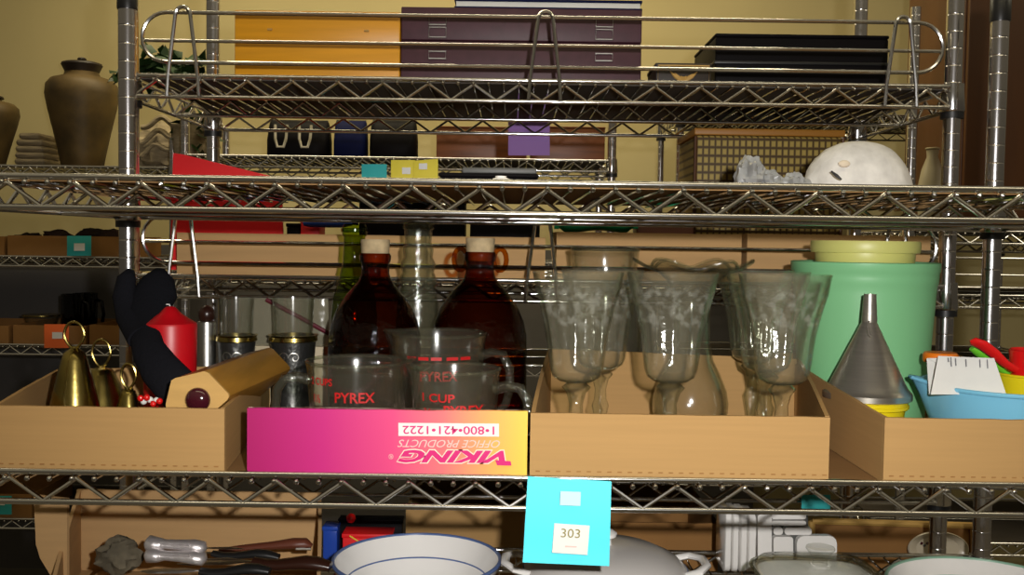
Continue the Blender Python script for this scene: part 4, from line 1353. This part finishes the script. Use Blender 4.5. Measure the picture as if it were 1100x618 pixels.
MB().box(-(b.x - a.x) / 2 + .003, (b.x - a.x) / 2 - .003, -.087, .088, .0042, .013, .0005).build('pages', PAPER, t)
MB().box(-(b.x - a.x) / 2, (b.x - a.x) / 2, -.09, .09, .0132, .017, .0005).build('cover', NAVY, t)
def black_extras(t, w, h, d):
    MB().box(-w - .002, w + .002, -d / 2 - .002, d / 2 + .002, h * .58, h * .62, .0008).build('seam_band', BLACKP, t)
a = P(769, 40, 1.72)
carton('black_case', 'long black case at the right of the top shelf', 769, 37, 955, 1.72, ZTD, .20, BLACKL, cat='case', extras=black_extras, bev=.003)
def ornate(t, w, h, d):
    pts = [(-w + .003, -d / 2 - .001, .006), (w - .003, -d / 2 - .001, .006), (w - .003, -d / 2 - .001, h - .004), (-w + .003, -d / 2 - .001, h - .004)]
    MB().tube(pts, .0018, 6, closed=True).build('gold_border', GOLDT, t)
    for k in range(7):
        x = -w * .5 + k * w / 6
        z0 = h * .35
        MB().tube([(0, -d / 2 - .001, z0), (x * .6, -d / 2 - .002, z0 + .010), (x, -d / 2 - .001, z0 + .013 + .006 * math.cos(k))], [.0012, .0028, .0008], 6).build('gold_leaf_ornament', GOLDT, t)
carton('ornate_box', 'small dark box with gold leaf ornament left of the black case', 705, 68, 764, 1.60, ZTD, .10, CERAMD, cat='box', extras=ornate)

# ------------------------------------------------------------------ distant left unit
def urn(px, Y, ytop, ybase_z, R, label, yrim):
    p = P(px, 150, Y)
    t = thing('stoneware_urn', label, 'urn', (p.x, Y, ybase_z + .0003), 0, 'brown lidded stoneware urns')
    hl = P(px, yrim, Y).z - ybase_z
    pr = [(R * .52, 0), (R * .56, .006), (R * .64, hl * .18), (R * .78, hl * .42), (R * .92, hl * .64), (R * 1.0, hl * .80), (R * .97, hl * .90), (R * .84, hl * .96), (R * .50, hl), (R * .46, hl + .012)]
    MB().lathe(pr, seg=48).build('body', CERAM, t, angle=70)
    ht = P(px, ytop, Y).z - ybase_z
    MB().lathe([(R * .44, hl + .006), (R * .45, hl + .010), (R * .56, ht - .026), (R * .54, ht - .020), (R * .46, ht - .017), (R * .12, ht - .015), (R * .09, ht - .012), (R * .13, ht - .006), (R * .10, ht - .001), (.001, ht)], seg=36).build('lid', CERAMD, t)
    return t
Z5D = deck(Z5)
Yv = 3.40
urn(88.5, Yv, 62, Z5D, 37 * Yv / F, 'brown stoneware urn with dark lid on the far left shelf', 82)
urn(-17, Yv, 97, Z5D, 35 * Yv / F, 'brown stoneware urn cut by the left edge of the frame', 108)
def knit(px0, px1, py, Y, label, z0):
    a, b = P(px0, py, Y), P(px1, py, Y)
    h = (a.z + b.z) / 2 - z0
    t = thing('folded_cloth', label, 'cloth', ((a.x + b.x) / 2, Y, z0 + .0003))
    n = 6
    for k in range(n):
        w = (b.x - a.x) / 2 * (1 - .04 * k - (.14 if k == n - 1 else 0))
        MB().box(-w, w, -.07, .07, h * k / n + .0004 * (k > 0), h * (k + 1) / n, .012).build('fold', CREAM, t)
    return t
knit(24, 58, 145, 3.50, 'stack of cream knitted cloth behind the large urn', Z5D)
# basket plant behind the post
Z3D = deck(Z3)
pb = P(171, 150, 3.42)
t = thing('cloth_bundle', 'bundled cream cloth on the far shelf right of the large urn', 'cloth', (pb.x, 3.42, Z5D + .0003))
mb = lump((pb.x, 3.42, Z5D + .080), .084, (1.05, .9, .95), 7, .30, 32, 22)
mb.build('bundle', CREAM, t, True)
for k in range(3):
    pts = []
    for j in range(14):
        f = j / 13
        pts.append(P(152 + 42 * f, 137 + 14 * k - 8 * math.sin(PI * f) + 3 * math.sin(9 * f + k), 3.32 + .01 * k))
    MB().tube(pts, .009, 8).build('rope_fold', CREAM, t, True)
def foliage(c, r, sc, n, size, seed):
    rnd = random.Random(seed)
    mb = MB()
    for k in range(n):
        d = Vector((rnd.gauss(0, 1), rnd.gauss(0, 1), rnd.gauss(0, 1))).normalized() * (rnd.random() ** .4)
        p = Vector(c) + Vector((d.x * r * sc[0], d.y * r * sc[1], d.z * r * sc[2]))
        ax = Vector((rnd.gauss(0, 1), rnd.gauss(0, 1), rnd.gauss(0, .6) - .3)).normalized()
        sd = ax.cross(Vector((rnd.gauss(0, 1), rnd.gauss(0, 1), 1))).normalized()
        nn = ax.cross(sd)
        s = size * (.7 + .6 * rnd.random())
        q = [p, p + ax * s * .4 + sd * s * .32 + nn * s * .06, p + ax * s, p + ax * s * .4 - sd * s * .32 + nn * s * .06, p + ax * s * .45]
        mb.add(q, [(0, 1, 4), (1, 2, 4), (2, 3, 4), (3, 0, 4)])
    return mb
Yp = 3.12
pp = P(178, 80, Yp)
t = thing('ivy_plant', 'dark green trailing ivy plant in a cream pot behind the railed shelf', 'plant', (P(205, 150, Yp).x, Yp, Z3D + .0003))
foliage(P(182, 73, Yp), .11, (1.0, .7, .52), 230, .055, 3).build('foliage', LEAF, t, True)
foliage(P(212, 140, Yp), .07, (.65, .7, 1.2), 110, .05, 5).build('trailing_foliage', LEAF, t, True)
foliage(P(132, 80, Yp), .05, (.8, .7, .35), 22, .045, 8).build('side_sprig', LEAF, t, True)
pq = P(205, 150, Yp)
thick_lathe([(.040, 0), (.045, .004), (.055, .06), (.060, .10), (.062, .11)], .004, 32).build('pot', CREAM, t)
for k in range(4):
    MB().tube([(0, 0, .08), (.01 * k - .02, 0, .18), (.03 * k - .09, 0, P(180, 80, Yp).z - Z3D)], .003, 6).build('stem', LEAF, t)

def far_tray(label, px0, px1, ytop, Y, z0, depth=.3):
    a, b = P(px0, ytop, Y), P(px1, ytop, Y)
    h = (a.z + b.z) / 2 - z0
    return tray('cardboard_tray', label, [(a.x, Y), (b.x, Y), (b.x, Y + depth), (a.x, Y + depth)], z0, [h] * 4, CARDD, group=None)
Z5BD, Z5CD = deck(Z5B), deck(Z5C)
far_tray('brown cardboard tray behind the teal note on the left shelf', 8, 138, 254, 3.22, Z5BD)
far_tray('brown cardboard tray cut by the left frame edge, beside the teal noted tray', -60, 4, 254, 3.22, Z5BD)
far_tray('brown cardboard tray partly hidden by the orange note', 14, 92, 350, 3.22, Z5CD)
far_tray('brown cardboard tray right of the orange note, behind the bells', 96, 150, 350, 3.22, Z5CD)
far_tray('brown cardboard tray cut by the left edge below the orange note', -60, 9, 350, 3.22, Z5CD)
far_tray('brown cardboard box at bottom left behind the teal note', -60, 34, 531, 3.22, deck(Z5C - .57))
# things in them
mb = MB()
t = thing('dark_cloth', 'dark cloth heaped in the tray behind the teal note', 'cloth', P(70, 262, 3.36))
for k, (px, py) in enumerate(((30, 251), (62, 248), (100, 246), (122, 247))):
    lump(P(px, py + 8, 3.36), .05, (1.1, .8, .5), 6, .4, 18, 12).build('fold', pm('dark_cloth_%d' % k, (.03 + .01 * (k % 2), .018, .012), .8), t, True)
def mug(px, ytop, ybot, Y, z0, r, label, mat=SMOKE):
    p = P(px, ybot, Y)
    t = thing('glass_mug', label, 'mug', (p.x, Y, z0), 0, 'dark glass mugs')
    h = P(px, ytop, Y).z - z0
    thick_lathe([(r * .85, 0), (r * .92, .004), (r, h * .5), (r * 1.02, h)], .004, 28).build('body', mat, t)
    MB().tube([(r * .95, 0, h * .85), (r * 1.45, 0, h * .8), (r * 1.6, 0, h * .5), (r * 1.4, 0, h * .25), (r * .92, 0, h * .2)], .006, 8).build('handle', mat, t)
    return t
mug(78, 316, 342, 3.36, Z5CD + .006, .035, 'dark glass mug above the orange note at left')
mug(92, 315, 342, 3.50, Z5CD + .006, .040, 'dark glass mug right of the other dark mug')
q = P(45, 346, 3.42)
t = thing('glass_dish', 'small clear glass dish in the tray above the orange note', 'dish', (q.x, 3.42, Z5CD + .006))
thick_lathe([(.03, 0), (.036, .004), (.05, .05), (.06, .075)], .003, 28).build('body', CLEAR, t)
MB().lathe([(.058, .073), (.063, .074), (.063, .078), (.058, .078)], seg=28).build('gold_rim', BRASS, t)

# ------------------------------------------------------------------ distant middle unit
def handbag(px0, px1, ytop, Y, z0, mat, label, handles=0, hm=None):
    a, b = P(px0, ytop, Y), P(px1, ytop, Y)
    h = (a.z + b.z) / 2 - z0
    w = (b.x - a.x) / 2
    t = thing('handbag', label, 'handbag', ((a.x + b.x) / 2, Y + .06, z0 + .0003), 0, 'handbags on the distant shelf')
    rings = []
    for f, sx, sy in ((0, .92, .9), (.05, 1, 1), (.5, 1.0, .95), (.85, .96, .6), (.97, .93, .35), (1, .90, .2)):
        ring = []
        for k in range(28):
            an = 2 * PI * k / 28
            ring.append((w * sx * math.copysign(abs(math.cos(an)) ** .45, math.cos(an)), .06 * sy * math.copysign(abs(math.sin(an)) ** .7, math.sin(an)), h * f))
        rings.append(ring)
    MB().rings(rings).build('bag_body', mat, t, angle=60)
    MB().tube([(-w * .9, 0, h), (w * .9, 0, h)], .004, 8).build('zip', BLACKP, t)
    for s in range(handles):
        x0 = -w * .45 + w * .75 * s
        pts = [(x0 - .018, -.058, h * .85), (x0 - .016, -.066, h * .5), (x0 - .009, -.067, h * .30), (x0 + .009, -.067, h * .30), (x0 + .016, -.066, h * .5), (x0 + .018, -.058, h * .85)]
        MB().tube(pts, .0042, 8).build('strap', hm, t, label='pale hanging strap')
    return t
PALE = pm('pale_strap', (.60, .55, .42), .5)
Yb = 2.98
handbag(283, 352, 128, Yb, Z3D, BLACKL, 'black handbag with pale straps on the distant shelf', 2, PALE)
handbag(356, 392, 128, Yb, Z3D, NAVY, 'narrow navy bag between two black bags on the distant shelf')
handbag(395, 447, 128, Yb, Z3D, BLACKL, 'plain black handbag right of the navy bag')
def rbox(px0, px1, label):
    return carton('wooden_box', label, px0, 136, px1, 2.98, Z3D, .22, WOODR, group='red brown wooden boxes on the distant shelf')
rbox(469, 566, 'red brown wooden box left of and behind the purple note')
rbox(571, 650, 'red brown wooden box right of the purple note')

# ------------------------------------------------------------------ right rear
Z4D = deck(Z4)
x0 = P(1037, 100, 2.53).x
t = thing('wooden_cabinet', 'tall brown wooden cabinet at the right edge behind the posts', 'cabinet', (x0 + .40, 2.72, Z4D + .0003))
MB().box(-.40, .40, -.175, .19, 0, .95, .003).build('body', WOODB, t)
for s in (-1, 1):
    d = MB().box(min(s * .396, s * .003), max(s * .396, s * .003), -.192, -.1755, .012, .94, .003).build('door', WOODB, t)
    MB().lathe([(.004, 0), (.004, .01), (.010, .014), (.011, .02), (.006, .025)], c=(0, 0, 0), seg=14).build('knob', GOLDT, d).matrix_local = Matrix.Translation((s * .03, -.192, .6)) @ Matrix.Rotation(PI / 2, 4, 'X')
q = P(1001, 190, 2.62)
t = thing('cream_vase', 'slim cream vase between the two right hand posts', 'vase', (q.x, 2.62, Z4D + .0003))
h = P(1001, 160, 2.62).z - Z4D
thick_lathe([(.020, 0), (.026, .004), (.034, h * .3), (.036, h * .5), (.026, h * .75), (.014, h * .9), (.016, h)], .003, 28).build('body', pm('cream_ceramic', (.48, .42, .28), .4), t)
MB().tube([(.016 * math.cos(2 * PI * k / 24), .016 * math.sin(2 * PI * k / 24), h) for k in range(24)], .003, 8, closed=True).build('lip', pm('cream_lip', (.4, .34, .2), .4), t)
Z4BD = deck(Z4B)
mug(1006, 293, 310, 2.60, Z4BD + .0004, .024, 'small black mug on the far right shelf beside the mint canister', BLACKP)

# ------------------------------------------------------------------ light
def lamp(name, kind, loc, energy, col, **kw):
    l = bpy.data.lights.new(name, kind)
    l.energy = energy
    l.color = col
    for k, v in kw.items():
        setattr(l, k, v)
    o = bpy.data.objects.new(name, l)
    COL.objects.link(o)
    o.location = loc
    return o
fl = lamp('camera_flash', 'SPOT', (.075, .0, H + .055), 56, (1, .97, .93), shadow_soft_size=.012, spot_size=math.radians(94), spot_blend=1.0)
fl.rotation_euler = (P(640, 330, 1.0) - Vector((.075, 0, H + .055))).to_track_quat('-Z', 'Y').to_euler()
a = lamp('ceiling_or_fill_light', 'AREA', (-.3, 3.0, 2.75), 27, (1, .86, .55), shape='RECTANGLE', size=2.4, size_y=.3)
lamp('ceiling_or_fill_light', 'AREA', (2.3, 1.7, 2.75), 9, (1, .88, .62), shape='RECTANGLE', size=.4, size_y=1.6)  # added fill light that brightens the right-hand wall
b = lamp('ceiling_or_fill_light', 'AREA', (.2, .2, 2.75), 8, (1, .86, .55), shape='RECTANGLE', size=2.4, size_y=.3)
w = bpy.data.worlds.new('room_light')
SC.world = w
w.use_nodes = True
wt = w.node_tree
wc = wt.nodes.new('ShaderNodeTexCoord'); wx = wt.nodes.new('ShaderNodeSeparateXYZ'); wr = wt.nodes.new('ShaderNodeValToRGB')
wt.links.new(wc.outputs['Generated'], wx.inputs[0]); wt.links.new(wx.outputs[2], wr.inputs[0])
wr.color_ramp.elements[0].position = 0.0; wr.color_ramp.elements[0].color = (.05, .042, .03, 1)
wr.color_ramp.elements[1].position = .6; wr.color_ramp.elements[1].color = (.20, .17, .11, 1)
wt.links.new(wr.outputs[0], wt.nodes['Background'].inputs[0])
w.node_tree.nodes['Background'].inputs[1].default_value = 1.0

SC.view_settings.view_transform = 'Standard'
SC.view_settings.look = 'None'
SC.view_settings.exposure = 0.0
SC.view_settings.gamma = 1.0
SC.view_settings.use_curve_mapping = False
cy = SC.cycles
cy.max_bounces = 16
cy.transparent_max_bounces = 40
cy.transmission_bounces = 8
cy.glossy_bounces = 6
cy.diffuse_bounces = 3
cy.caustics_reflective = False
cy.caustics_refractive = False
cy.sample_clamp_indirect = 4.0
cy.use_denoising = True
